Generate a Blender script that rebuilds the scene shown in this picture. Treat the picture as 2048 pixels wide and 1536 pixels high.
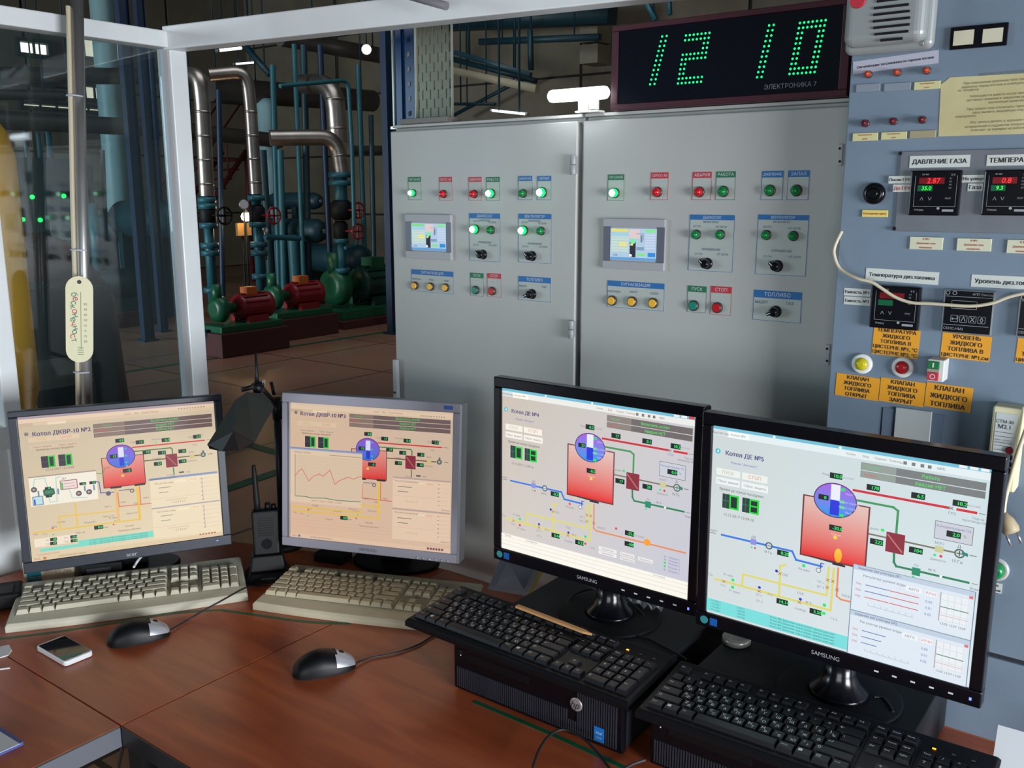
import bpy, bmesh, math, random
from mathutils import Vector, Matrix
random.seed(7)
S = bpy.context.scene
for o in list(bpy.data.objects): bpy.data.objects.remove(o)
COL = S.collection
rad = math.radians

# ------------------------------------------------------------------ camera, world, lights
CAM = Vector((0, 0, 1.596)); FPX = 1855.0; CX, CY = 1024.0, 768.0
PITCH = math.atan((CY - 390.0) / FPX); AZ = rad(36.9)
_F = Vector((-math.sin(AZ), math.cos(AZ), 0)); _R = Vector((math.cos(AZ), math.sin(AZ), 0))
_D = _F * math.cos(PITCH) - Vector((0, 0, 1)) * math.sin(PITCH)
_U = _F * math.sin(PITCH) + Vector((0, 0, 1)) * math.cos(PITCH)
cd = bpy.data.cameras.new('camera'); cam = bpy.data.objects.new('camera', cd); COL.objects.link(cam)
cd.sensor_width = 36; cd.lens = FPX / 2048 * 36; cd.clip_start = .02; cd.clip_end = 200
cam.matrix_world = Matrix(((_R.x, _U.x, -_D.x, CAM.x), (_R.y, _U.y, -_D.y, CAM.y), (_R.z, _U.z, -_D.z, CAM.z), (0, 0, 0, 1)))
S.camera = cam
S.view_settings.view_transform = 'Standard'; S.view_settings.look = 'None'
S.view_settings.exposure = 0.0; S.view_settings.gamma = 1.0
S.view_settings.use_curve_mapping = False

w = bpy.data.worlds.new('world'); S.world = w; w.use_nodes = True
bg = w.node_tree.nodes['Background']; bg.inputs[0].default_value = (.74, .86, 1.0, 1); bg.inputs[1].default_value = .11

def area(name, loc, target, sx, sy, power, color, spread=180):
    l = bpy.data.lights.new(name, 'AREA'); l.shape = 'RECTANGLE'; l.size = sx; l.size_y = sy
    l.energy = power; l.color = color; l.spread = math.radians(spread)
    o = bpy.data.objects.new(name, l); COL.objects.link(o); o.location = loc
    o.rotation_euler = (Vector(target) - Vector(loc)).to_track_quat('-Z', 'Y').to_euler()
    return o
area('window_daylight', (3.0, .10, 1.15), (-1.0, 1.15, .15), 1.5, 1.3, 84, (.92, .955, 1.0), 105)
area('rear_fill', (.6, -2.6, 1.0), (-.8, 1.3, .5), 2.0, 1.0, 23, (.94, .97, 1.0), 130)  # added low fill behind the camera for the cabinet fronts
area('hall_window_light', (-11.5, -6.5, 2.2), (-9.0, 6, .8), 5, 2.4, 470, (.80, .93, 1.0), 110)
area('hall_fill', (-6.5, 6.2, 6.2), (-8.0, 7.2, 0), 4.5, 3, 100, (.88, .95, 1.0))  # added overhead fill that brightens the hall floor

# ------------------------------------------------------------------ helpers
def at(px, py, X=None, Y=None, Z=None):
    """the point where the sight line of a photo pixel meets the plane X=, Y= or Z="""
    r = (px - CX) / FPX * _R - (py - CY) / FPX * _U + _D
    if X is not None: t = (X - CAM.x) / r.x
    elif Y is not None: t = (Y - CAM.y) / r.y
    else: t = (Z - CAM.z) / r.z
    return CAM + r * t

def lin(c):
    return tuple(((v / 255) / 12.92 if v / 255 <= .04045 else ((v / 255 + .055) / 1.055) ** 2.4) for v in c)

MATS = {}
def mat(name, rgb, rough=.5, metal=0.0, emit=0.0, noise=0.0, nscale=12.0, bump=0.0, spec=.5, stretch=None, rgb2=None):
    if name in MATS: return MATS[name]
    m = bpy.data.materials.new(name); m.use_nodes = True; nt = m.node_tree; b = nt.nodes['Principled BSDF']
    c = lin(rgb); b.inputs['Base Color'].default_value = (*c, 1)
    b.inputs['Roughness'].default_value = rough; b.inputs['Metallic'].default_value = metal
    b.inputs['Specular IOR Level'].default_value = spec
    if emit:
        b.inputs['Emission Color'].default_value = (*c, 1); b.inputs['Emission Strength'].default_value = emit
    if noise or bump or rgb2:
        tc = nt.nodes.new('ShaderNodeTexCoord'); mp = nt.nodes.new('ShaderNodeMapping')
        nt.links.new(tc.outputs['Object'], mp.inputs[0])
        if stretch: mp.inputs['Scale'].default_value = stretch
        n = nt.nodes.new('ShaderNodeTexNoise'); n.inputs['Scale'].default_value = nscale; n.inputs['Detail'].default_value = 6
        nt.links.new(mp.outputs[0], n.inputs['Vector'])
        if noise or rgb2:
            r = nt.nodes.new('ShaderNodeValToRGB'); nt.links.new(n.outputs['Fac'], r.inputs[0])
            c2 = lin(rgb2) if rgb2 else tuple(v * (1 - noise) for v in c)
            r.color_ramp.elements[0].position = .35; r.color_ramp.elements[0].color = (*c2, 1)
            r.color_ramp.elements[1].position = .65; r.color_ramp.elements[1].color = (*c, 1)
            nt.links.new(r.outputs[0], b.inputs['Base Color'])
        if bump:
            bp = nt.nodes.new('ShaderNodeBump'); bp.inputs['Strength'].default_value = bump; bp.inputs['Distance'].default_value = .002
            nt.links.new(n.outputs['Fac'], bp.inputs['Height']); nt.links.new(bp.outputs[0], b.inputs['Normal'])
    MATS[name] = m; return m

def screen_mat(name, strength):
    m = bpy.data.materials.new(name); m.use_nodes = True; nt = m.node_tree; b = nt.nodes['Principled BSDF']
    a = nt.nodes.new('ShaderNodeAttribute'); a.attribute_name = 'Col'
    b.inputs['Base Color'].default_value = (.01, .01, .01, 1); b.inputs['Roughness'].default_value = .6
    nt.links.new(a.outputs['Color'], b.inputs['Emission Color']); b.inputs['Emission Strength'].default_value = strength
    return m

class MB:
    """collects shapes and links them as one mesh object"""
    def __init__(s): s.v = []; s.f = []; s.m = []; s.smooth = []
    def add(s, vs, fs, mi=0, M=None, sm=False):
        b = len(s.v)
        for v in vs: s.v.append(tuple(M @ Vector(v)) if M else tuple(v))
        for f in fs: s.f.append([b + i for i in f]); s.m.append(mi); s.smooth.append(sm)
        return s
    def box(s, x0, x1, y0, y1, z0, z1, mi=0, M=None):
        vs = [(x0,y0,z0),(x1,y0,z0),(x1,y1,z0),(x0,y1,z0),(x0,y0,z1),(x1,y0,z1),(x1,y1,z1),(x0,y1,z1)]
        return s.add(vs, [(3,2,1,0),(4,5,6,7),(0,1,5,4),(1,2,6,5),(2,3,7,6),(3,0,4,7)], mi, M)
    def frustum(s, w0, d0, w1, d1, z0, z1, mi=0, M=None, dy=0):
        vs = [(-w0/2,-d0/2,z0),(w0/2,-d0/2,z0),(w0/2,d0/2,z0),(-w0/2,d0/2,z0),(-w1/2,-d1/2+dy,z1),(w1/2,-d1/2+dy,z1),(w1/2,d1/2+dy,z1),(-w1/2,d1/2+dy,z1)]
        return s.add(vs, [(3,2,1,0),(4,5,6,7),(0,1,5,4),(1,2,6,5),(2,3,7,6),(3,0,4,7)], mi, M)
    def lathe(s, p, axis, prof, n=20, mi=0, sm=True):
        """profile [(distance along axis, radius)] swept round axis from p"""
        a = Vector(axis).normalized(); u = a.orthogonal().normalized(); v = a.cross(u); p = Vector(p)
        vs = []; fs = []
        for (h, r) in prof:
            for k in range(n):
                t = 2 * math.pi * k / n
                vs.append(tuple(p + a * h + (u * math.cos(t) + v * math.sin(t)) * r))
        for i in range(len(prof) - 1):
            for k in range(n):
                k2 = (k + 1) % n
                fs.append((i*n+k, i*n+k2, (i+1)*n+k2, (i+1)*n+k))
        s.add(vs, fs, mi, None, sm)
        b = len(s.v) - len(vs)
        s.f.append([b + k for k in reversed(range(n))]); s.m.append(mi); s.smooth.append(False)
        s.f.append([b + (len(prof)-1)*n + k for k in range(n)]); s.m.append(mi); s.smooth.append(False)
        return s
    def cyl(s, p0, p1, r, n=16, mi=0, r1=None):
        p0 = Vector(p0); p1 = Vector(p1); d = p1 - p0
        return s.lathe(p0, d, [(0, r), (d.length, r if r1 is None else r1)], n, mi)
    def tube(s, pts, r, n=8, mi=0, bend=0):
        pts = [Vector(p) for p in pts]
        if bend: pts = rounded(pts, bend)
        else: pts = smoothpath(pts) if len(pts) > 2 else pts
        t0 = (pts[1] - pts[0]).normalized(); u = t0.orthogonal().normalized(); vs = []; fs = []
        for i, p in enumerate(pts):
            t = (pts[min(i+1, len(pts)-1)] - pts[max(i-1, 0)]).normalized()
            u = (u - t * u.dot(t)).normalized(); v = t.cross(u)
            for k in range(n):
                a = 2 * math.pi * k / n; vs.append(tuple(p + (u * math.cos(a) + v * math.sin(a)) * r))
        for i in range(len(pts) - 1):
            for k in range(n):
                k2 = (k+1) % n; fs.append((i*n+k, i*n+k2, (i+1)*n+k2, (i+1)*n+k))
        s.add(vs, fs, mi, None, True)
        s.add(vs[:n], [tuple(reversed(range(n)))], mi); s.add(vs[-n:], [tuple(range(n))], mi)
        return s
    def prism(s, poly, y0, y1, mi=0, M=None):
        """outline in (x, z), thickness along y"""
        n = len(poly); vs = [(x, y0, z) for x, z in poly] + [(x, y1, z) for x, z in poly]
        fs = [tuple(range(n)), tuple(reversed(range(n, 2*n)))] + [(i, i+n, (i+1) % n + n, (i+1) % n) for i in range(n)]
        return s.add(vs, fs, mi, M)
    def slab(s, poly, z0, z1, mi=0, M=None):
        n = len(poly); vs = [(x, y, z0) for x, y in poly] + [(x, y, z1) for x, y in poly]
        fs = [tuple(reversed(range(n))), tuple(range(n, 2*n))] + [(i, (i+1) % n, (i+1) % n + n, i+n) for i in range(n)]
        return s.add(vs, fs, mi, M)
    def text(s, st, h, M, mi=0):
        """flat lettering of cap height h, centred, in the local xy plane of M"""
        v, f = glyphs(st); return s.add([(x*h, y*h, 0) for x, y in v], f, mi, M)
    def build(s, name, mats, parent=None, bevel=0, seg=2, loc=None):
        me = bpy.data.meshes.new(name)
        if loc is not None: L = Vector(loc); me.from_pydata([tuple(Vector(v) - L) for v in s.v], [], s.f)
        else: me.from_pydata(s.v, [], s.f)
        if not isinstance(mats, (list, tuple)): mats = [mats]
        for m in mats: me.materials.append(m)
        me.polygons.foreach_set('material_index', s.m); me.polygons.foreach_set('use_smooth', s.smooth)
        me.update()
        o = bpy.data.objects.new(name, me); COL.objects.link(o)
        if parent: o.parent = parent
        if loc is not None: o.location = loc
        if bevel:
            b = o.modifiers.new('bevel', 'BEVEL'); b.width = bevel; b.segments = seg; b.limit_method = 'ANGLE'; b.angle_limit = rad(40)
        return o

def rounded(pts, r):
    out = [pts[0]]
    for i in range(1, len(pts) - 1):
        a, b, c = pts[i-1], pts[i], pts[i+1]; d1 = (a - b); d2 = (c - b); rr = min(r, d1.length*.49, d2.length*.49)
        p, q = b + d1.normalized()*rr, b + d2.normalized()*rr
        for k in range(7):
            t = k / 6; out.append(p*(1-t)**2 + b*2*t*(1-t) + q*t*t)
    out.append(pts[-1]); return out
def smoothpath(pts, k=6):
    out = []
    for i in range(len(pts) - 1):
        p0, p1, p2, p3 = pts[max(i-1,0)], pts[i], pts[i+1], pts[min(i+2, len(pts)-1)]
        for j in range(k):
            t = j / k
            out.append(.5 * ((2*p1) + (p2-p0)*t + (2*p0-5*p1+4*p2-p3)*t*t + (-p0+3*p1-3*p2+p3)*t**3))
    out.append(pts[-1]); return out

_G = {}; _CH = {}; _OUT = {}
from mathutils.geometry import delaunay_2d_cdt
def outlines(st, res=3):
    """closed outline loops of a string in the built-in font"""
    if st in _OUT: return _OUT[st]
    c = bpy.data.curves.new('t', 'FONT'); c.body = st; c.resolution_u = res; c.fill_mode = 'NONE'; c.size = 1
    o = bpy.data.objects.new('t', c); me = bpy.data.meshes.new_from_object(o)
    v = [(p.co.x, p.co.y) for p in me.vertices]; nb = {}
    for e in me.edges:
        a, b = e.vertices; nb.setdefault(a, []).append(b); nb.setdefault(b, []).append(a)
    loops = []; seen = set()
    for e in me.edges:
        a, b = e.vertices
        if a in seen: continue
        lp = [a, b]; seen.add(a); seen.add(b)
        while True:
            n = [k for k in nb[lp[-1]] if k != lp[-2]]
            if not n or n[0] == lp[0]: break
            lp.append(n[0]); seen.add(n[0])
        loops.append([v[k] for k in lp])
    bpy.data.objects.remove(o); bpy.data.meshes.remove(me); bpy.data.curves.remove(c)
    _OUT[st] = loops; return loops
def xmax(st): return max([p[0] for l in outlines(st) for p in l] or [0])
def char_geo(ch):
    if ch in _CH: return _CH[ch]
    loops = outlines(ch); vs = []; ed = []; adv = xmax(ch + 'H') - xmax('H')
    for l in loops:
        b = len(vs); n = len(l); vs += [Vector(p) for p in l]; ed += [(b + k, b + (k + 1) % n) for k in range(n)]
    if not vs: _CH[ch] = ([], [], adv); return _CH[ch]
    V, E_, F_, *_r = delaunay_2d_cdt(vs, ed, [], 0, 1e-6)
    def wind(x, y):
        w_ = 0
        for l in loops:
            for k in range(len(l)):
                (x0, y0), (x1, y1) = l[k], l[(k+1) % len(l)]
                if (y0 <= y) != (y1 <= y):
                    if x0 + (y - y0) / (y1 - y0) * (x1 - x0) > x: w_ += 1 if y1 > y0 else -1
        return w_
    fs = []
    for f in F_:
        cx_ = sum(V[k].x for k in f) / len(f); cy_ = sum(V[k].y for k in f) / len(f)
        if wind(cx_, cy_) != 0: fs.append(tuple(f))
    _CH[ch] = ([(p.x, p.y) for p in V], fs, adv); return _CH[ch]
def glyphs(st):
    if st in _G: return _G[st]
    v = []; f = []; x = 0
    for ch in st:
        a, b, adv = char_geo(ch); n = len(v); v += [(p[0] + x, p[1]) for p in a]; f += [tuple(k + n for k in q) for q in b]; x += adv
    if v:
        x0 = min(p[0] for p in v); x1 = max(p[0] for p in v); k = 1 / .69
        v = [((p[0] - (x0+x1)/2)*k, (p[1] - .345)*k) for p in v]
    _G[st] = (v, f); return _G[st]
def gw(st):
    v = glyphs(st)[0]; return (max(p[0] for p in v) - min(p[0] for p in v)) if v else 0

def tag(o, label=None, cat=None, group=None, kind=None):
    if label: o['label'] = label
    if cat: o['category'] = cat
    if group: o['group'] = group
    if kind: o['kind'] = kind
    return o
def thing(name, label, cat, loc=(0,0,0), rz=0, group=None):
    o = bpy.data.objects.new(name, None); COL.objects.link(o); o.location = loc; o.rotation_euler = (0, 0, rz)
    o.empty_display_size = .05
    return tag(o, label, cat, group)
def struct(o): return tag(o, kind='structure')

# ------------------------------------------------------------------ materials
white_pvc = mat('white_pvc', (228,234,236), .35, noise=.06, nscale=6)
cab_paint = mat('cabinet_paint', (180,181,178), .42, noise=.05, nscale=3)
panel_paint = mat('panel_paint', (116,134,152), .5, noise=.10, nscale=9, bump=.15)
panel_dark = mat('panel_grey', (112,118,126), .5, noise=.12, nscale=20)
black_pl = mat('black_plastic', (10,11,15), .45, spec=.28)
black_gloss = mat('black_gloss', (11,12,18), .2, spec=.4)
black_matte = mat('black_matte', (13,14,17), .6, spec=.3)
pc_dark = mat('case_charcoal', (30,34,38), .55, spec=.3, noise=.1, nscale=60)
beige = mat('beige_plastic', (208,205,186), .45, noise=.06, nscale=25)
beige_key = mat('beige_key', (196,191,170), .5, noise=.10, nscale=40)
beige_old = mat('beige_plastic_yellowed', (212,204,176), .45, noise=.08, nscale=18)
beige_key2 = mat('beige_key_worn', (205,193,162), .5, noise=.14, nscale=30)
silver_pl = mat('silver_plastic', (158,158,170), .38, .1)
steel = mat('steel', (186,186,184), .36, .8, noise=.15, nscale=8)
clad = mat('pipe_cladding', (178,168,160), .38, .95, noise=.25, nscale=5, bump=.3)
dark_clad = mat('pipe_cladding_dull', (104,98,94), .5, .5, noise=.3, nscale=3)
teal = mat('teal_paint', (38,100,112), .45, noise=.2, nscale=3)
teal_dk = mat('teal_paint_dark', (20,58,68), .5, noise=.25, nscale=2)
blue_dk = mat('blue_steel_paint', (13,40,68), .5, noise=.2, nscale=3)
green_p = mat('green_machine_paint', (16,88,58), .4, noise=.2, nscale=6)
red_p = mat('red_motor_paint', (140,26,34), .4, noise=.2, nscale=6)
orange_p = mat('orange_box_paint', (190,96,36), .5)
plinth = mat('dark_red_plinth', (74,30,32), .7, noise=.2, nscale=5)
paper = mat('paper_white', (225,228,232), .7)
paper_g = mat('paper_label', (205,210,205), .7, noise=.04)
cream = mat('cream_plastic', (218,214,178), .5)
ink = mat('ink', (34,36,44), .6)
ink_blue = mat('ink_blue', (40,86,120), .6)
ink_white = mat('lettering_white', (205,210,215), .5)
ink_red = mat('ink_red', (180,60,50), .6)
hdr_blue = mat('header_blue', (32,104,168), .5)
hdr_green = mat('header_green', (26,110,70), .5)
hdr_red = mat('header_red', (188,44,60), .5)
plate_gr = mat('plate_grey', (176,182,178), .5)
orange_lb = mat('orange_label', (232,160,34), .6, noise=.05)
lamp_on = mat('lamp_lit_green', (205,255,228), .3, emit=5)
lamp_glow = mat('lamp_rim_green', (10,235,110), .3, emit=1.1)
lamp_g = mat('lamp_dark_green', (10,125,62), .22)
lamp_r = mat('lamp_red', (190,26,36), .22)
lamp_y = mat('button_yellow', (235,180,50), .35)
lamp_t = mat('button_teal', (14,128,110), .35)
rim = mat('button_rim', (84,78,74), .35, .5)
green_tape = mat('green_tape', (10,96,62), .5)

def wood_mat():
    m = bpy.data.materials.new('desk_laminate'); m.use_nodes = True; nt = m.node_tree; b = nt.nodes['Principled BSDF']
    tc = nt.nodes.new('ShaderNodeTexCoord'); mp = nt.nodes.new('ShaderNodeMapping'); mp.inputs['Scale'].default_value = (1.4, 9, 4)
    mp.inputs['Rotation'].default_value = (0, 0, .12)
    n = nt.nodes.new('ShaderNodeTexNoise'); n.inputs['Scale'].default_value = 2.6; n.inputs['Detail'].default_value = 9; n.inputs['Distortion'].default_value = .8
    r = nt.nodes.new('ShaderNodeValToRGB'); e = r.color_ramp.elements
    e[0].position = .3; e[0].color = (*lin((156,76,46)), 1); e[1].position = .72; e[1].color = (*lin((200,106,62)), 1)
    e2 = e.new(.5); e2.color = (*lin((176,88,52)), 1)
    nt.links.new(tc.outputs['Object'], mp.inputs[0]); nt.links.new(mp.outputs[0], n.inputs['Vector'])
    nt.links.new(n.outputs['Fac'], r.inputs[0]); nt.links.new(r.outputs[0], b.inputs['Base Color'])
    b.inputs['Roughness'].default_value = .30; return m
wood = wood_mat()
wood_edge = mat('desk_edge', (196,104,54), .45)
def floor_mat():
    m = bpy.data.materials.new('hall_floor'); m.use_nodes = True; nt = m.node_tree; b = nt.nodes['Principled BSDF']
    tc = nt.nodes.new('ShaderNodeTexCoord'); br = nt.nodes.new('ShaderNodeTexBrick')
    br.offset = 0; br.inputs['Scale'].default_value = 1; br.inputs['Brick Width'].default_value = 1.2; br.inputs['Row Height'].default_value = 1.2
    br.inputs['Mortar Size'].default_value = .012
    br.inputs['Color1'].default_value = (*lin((172,124,100)), 1); br.inputs['Color2'].default_value = (*lin((160,117,96)), 1); br.inputs['Mortar'].default_value = (*lin((84,66,58)), 1)
    n = nt.nodes.new('ShaderNodeTexNoise'); n.inputs['Scale'].default_value = 1.5; n.inputs['Detail'].default_value = 5
    mx = nt.nodes.new('ShaderNodeMixRGB'); mx.blend_type = 'MULTIPLY'; mx.inputs[0].default_value = .5
    nt.links.new(tc.outputs['Object'], br.inputs['Vector']); nt.links.new(tc.outputs['Object'], n.inputs['Vector'])
    nt.links.new(br.outputs['Color'], mx.inputs[1]); nt.links.new(n.outputs['Color'], mx.inputs[2]); nt.links.new(mx.outputs[0], b.inputs['Base Color'])
    b.inputs['Roughness'].default_value = .35; return m
def glass_mat(name, tint=(.93,.97,.98), gloss=.06):
    m = bpy.data.materials.new(name); m.use_nodes = True; nt = m.node_tree; nt.nodes.clear()
    o = nt.nodes.new('ShaderNodeOutputMaterial'); t = nt.nodes.new('ShaderNodeBsdfTransparent'); g = nt.nodes.new('ShaderNodeBsdfGlossy')
    mx = nt.nodes.new('ShaderNodeMixShader'); t.inputs[0].default_value = (*tint, 1); g.inputs['Roughness'].default_value = .03
    mx.inputs[0].default_value = gloss; nt.links.new(t.outputs[0], mx.inputs[1]); nt.links.new(g.outputs[0], mx.inputs[2])
    d = nt.nodes.new('ShaderNodeBsdfDiffuse'); d.inputs[0].default_value = (.50,.66,.68,1); m2 = nt.nodes.new('ShaderNodeMixShader'); m2.inputs[0].default_value = .009  # teal diffuse share paints a faint haze over the view behind
    nt.links.new(mx.outputs[0], m2.inputs[1]); nt.links.new(d.outputs[0], m2.inputs[2]); nt.links.new(m2.outputs[0], o.inputs[0])
    return m

# ------------------------------------------------------------------ setting: hall shell
floor = struct(MB().box(-19, 4.5, -7, 15, -.1, 0).build('floor', floor_mat()))
conc = mat('hall_wall_panel', (128,118,100), .8, noise=.18, nscale=2)
conc2 = mat('hall_wall_joint', (50,46,42), .9)
def panel_wall(name, axis, pos, a0, a1, z1):
    """concrete panel wall; axis 'x' faces +x at x=pos, axis 'y' faces -y at y=pos"""
    wall = MB()
    if axis == 'x': wall.box(pos-.3, pos, a0, a1, 0, z1)
    else: wall.box(a0, a1, pos, pos+.3, 0, z1)
    w_ = struct(wall.build(name, conc2))
    proto = None; a = a0
    while a < a1 - .1:
        z = 0
        while z < z1 - .1:
            if proto is None:
                m_ = MB()
                if axis == 'x': m_.box(0, .04, .02, 2.96, .02, 1.18)
                else: m_.box(.02, 2.96, -.04, 0, .02, 1.18)
                p = m_.build('wall_panel', conc, w_); proto = p
            else:
                p = bpy.data.objects.new('wall_panel', proto.data); COL.objects.link(p); p.parent = w_
            p.location = (pos, a, z) if axis == 'x' else (a, pos, z)
            z += 1.2
        a += 3.0
    return w_
panel_wall('wall_left', 'x', -18, -6, 14.9, 8.4)
panel_wall('wall_back', 'y', 14, -18, 3.1, 8.4)
struct(MB().box(-18.3, 4.5, -7, 14.3, 8.4, 8.6).build('ceiling', mat('hall_ceiling', (52,60,58), .9)))
# mezzanine platform over the aisle (dark underside with joists)
mz = MB().box(-9.5, -3.2, -6, 5.2, 3.72, 3.84)
mz = struct(mz.build('trim_1', mat('platform_green', (22,44,42), .8, noise=.3, nscale=2)))
jm = MB().box(0, .1, -6, 5.2, 3.56, 3.718)
j0 = jm.build('joist', teal_dk, mz); j0.location = (-3.4, 0, 0)
for i in range(1, 6):
    j = bpy.data.objects.new('joist', j0.data); COL.objects.link(j); j.parent = mz; j.location = (-3.4 - i*1.2, 0, 0)

# hall windows and one lit wall area (bright daylight panes) on the left wall
daylight = mat('daylight_pane', (255,246,228), .5, emit=1.6)
daylight_dim = mat('daylight_pane_dim', (236,222,196), .5, emit=.85)  # weaker glow than the bright panes
frame_d = mat('window_frame_dark', (60,66,66), .6)
def hall_window(n, px0, py0, px1, py1, nx, nz, mtl):
    p = at(px0, py0, X=-17.93); q = at(px1, py1, X=-17.93)
    y0, y1, z0, z1 = min(p.y,q.y), max(p.y,q.y), min(p.z,q.z), max(p.z,q.z)
    fr = MB().box(-17.95, -17.86, y0-.06, y1+.06, z0-.06, z0).box(-17.95, -17.86, y0-.06, y1+.06, z1, z1+.06).box(-17.95, -17.86, y0-.06, y0, z0, z1).box(-17.95, -17.86, y1, y1+.06, z0, z1)
    for i in range(1, nx): yy = y0+(y1-y0)*i/nx; fr.box(-17.95, -17.87, yy-.02, yy+.02, z0, z1)
    for i in range(1, nz): zz = z0+(z1-z0)*i/nz; fr.box(-17.95, -17.87, y0, y1, zz-.02, zz+.02)
    f = struct(fr.build('window_%d' % n, frame_d))
    for i in range(nx):
        for k in range(nz):
            MB().box(-17.94, -17.90, y0+(y1-y0)*i/nx+.02, y0+(y1-y0)*(i+1)/nx-.02, z0+(z1-z0)*k/nz+.02, z0+(z1-z0)*(k+1)/nz-.02).build('pane', mtl, f)
hall_window(1, 36, 82, 94, 112, 2, 1, daylight)
hall_window(2, 44, 152, 100, 170, 2, 1, daylight)
hall_window(3, 44, 206, 205, 224, 5, 1, daylight_dim)
hall_window(4, 164, 70, 240, 122, 2, 1, daylight_dim)  # glowing panes stand in for a brightly lit tan wall
hall_window(5, 168, 172, 205, 200, 2, 1, daylight_dim)
hall_window(6, 640, 88, 652, 150, 1, 3, daylight_dim)
hall_window(7, 534, 90, 541, 140, 1, 2, daylight)

# ------------------------------------------------------------------ hall plant
def hangers(o, pts, top=8.4):
    for p in pts:
        L = top - o.location.z - p[2]
        if L > .1: MB().cyl((p[0], p[1], p[2]), (p[0], p[1], p[2] + L), .011, 6).build('hanger_rod', teal_dk, o)
def pipe(pxs, X, wpx, mtl, name, label, cat='pipe', bend=.28, group=None, rings=0, n=14, hang=False, foot=False):
    pts = [at(a, b, X=X) if len(q) == 2 else at(a, b, X=q[2]) for q in pxs for a, b in [q[:2]]]
    d = (pts[0] - CAM).dot(_D); r = wpx / FPX * d / 2
    if foot: pts[-1] = Vector((pts[-1].x, pts[-1].y, 0.0))
    c = pts[0].copy()
    m_ = MB().tube([p - c for p in pts], r, n, bend=bend)
    if rings:
        L = pts[-1] - pts[-2]
        for i in range(rings):
            p = pts[-2] - c + L * ((i+.5)/rings); u = L.normalized()*.012; m_.cyl(p-u, p+u, r*1.04, n)
    o = m_.build(name, mtl); o.location = c
    if hang:
        a_, b_ = pts[0] - c, pts[-1] - c; hangers(o, [a_*.75 + b_*.25 + Vector((0,0,r*.9)), a_*.25 + b_*.75 + Vector((0,0,r*.9))])
    return tag(o, label, cat, group), r
pipe([(330,150,-9.6),(398,150),(404,200),(414,392)], -8.9, 30, clad, 'insulated_pipe', 'silver clad vertical pipe just right of the white corner post', bend=.22, rings=4)
pipe([(418,150,-9.1),(492,143),(500,200),(512,388)], -8.9, 26, clad, 'insulated_pipe', 'second silver clad vertical pipe, elbowed into a level run at its top', bend=.2, rings=4)
pipe([(606,168,-9.6),(668,168),(676,285)], -9.0, 38, clad, 'insulated_pipe', 'thick silver pipe bending down beside the thin teal pipe', bend=.3, rings=2)
pipe([(540,276,-9.0),(672,274),(682,345)], -8.6, 32, clad, 'insulated_pipe', 'silver pipe running level then elbowing down above the green pump', bend=.26, rings=1)
pipe([(560,172),(696,160),(704,300),(708,452)], -8.3, 9, teal, 'thin_pipe', 'thin teal pipe with a square bend beside the thick silver pipe', bend=.12)
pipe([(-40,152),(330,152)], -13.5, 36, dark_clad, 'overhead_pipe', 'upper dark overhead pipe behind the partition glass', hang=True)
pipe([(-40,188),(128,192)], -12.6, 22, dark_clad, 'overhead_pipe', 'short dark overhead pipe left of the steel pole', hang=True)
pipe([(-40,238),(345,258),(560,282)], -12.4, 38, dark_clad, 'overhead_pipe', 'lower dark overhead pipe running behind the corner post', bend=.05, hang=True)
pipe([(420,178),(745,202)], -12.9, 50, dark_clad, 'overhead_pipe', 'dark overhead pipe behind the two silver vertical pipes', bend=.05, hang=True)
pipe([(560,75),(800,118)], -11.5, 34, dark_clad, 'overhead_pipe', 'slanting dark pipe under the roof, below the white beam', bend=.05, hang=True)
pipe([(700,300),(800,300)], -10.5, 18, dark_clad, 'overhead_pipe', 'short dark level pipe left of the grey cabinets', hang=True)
for i, (x0, y0, x1, y1, w_, m_, X) in enumerate([(588,88,600,400,10,teal,-9.4),(545,130,552,470,12,teal,-10.0),(607,90,612,470,14,teal_dk,-9.8),(560,300,566,560,14,teal,-9.8),
        (525,300,533,400,16,teal_dk,-9.9),(640,90,652,300,12,blue_dk,-9.2),(742,230,748,560,10,teal_dk,-9.0),(716,130,722,250,10,teal,-9.6),(372,110,382,400,10,teal_dk,-10),(437,180,446,640,11,blue_dk,-9.6),(300,100,330,600,14,blue_dk,-11),(585,470,592,560,22,teal,-9.6),(180,330,186,560,10,teal_dk,-12),(205,300,212,560,9,teal_dk,-12),(75,265,85,400,10,teal,-12.5),(95,262,105,400,14,teal,-12.5),(50,262,56,400,10,teal_dk,-12.5)]):
    p_hi = at(x0,y0,X=X); p_lo = at(x1,y1,X=X)
    pipe([(x0,y0),(x1,y1)], X, w_, m_, 'riser_pipe', ['narrow teal riser','teal riser','dark teal riser','teal riser','dark teal riser','blue riser','dark teal riser','short teal riser','dark teal riser','blue riser','blue riser','fat teal riser','dark teal riser','dark teal riser','teal riser','teal riser','dark teal riser'][i] + ' ' + ['left of the thick silver pipe','behind the second silver pipe','left of the thick silver pipe, wider one','below the level silver pipe','right of the second silver pipe','above the level silver pipe','right of the thin bent pipe','under the slanting roof pipe','against the corner post','between the two silver pipes','behind the glass left of the corner post','above the red motors','right of the steel pole','right of the steel pole, farther one','left of the steel pole, middle one','left of the steel pole, nearest to it','left of the steel pole, by the yellow tank'][i], 'pipe', foot=True)
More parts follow.
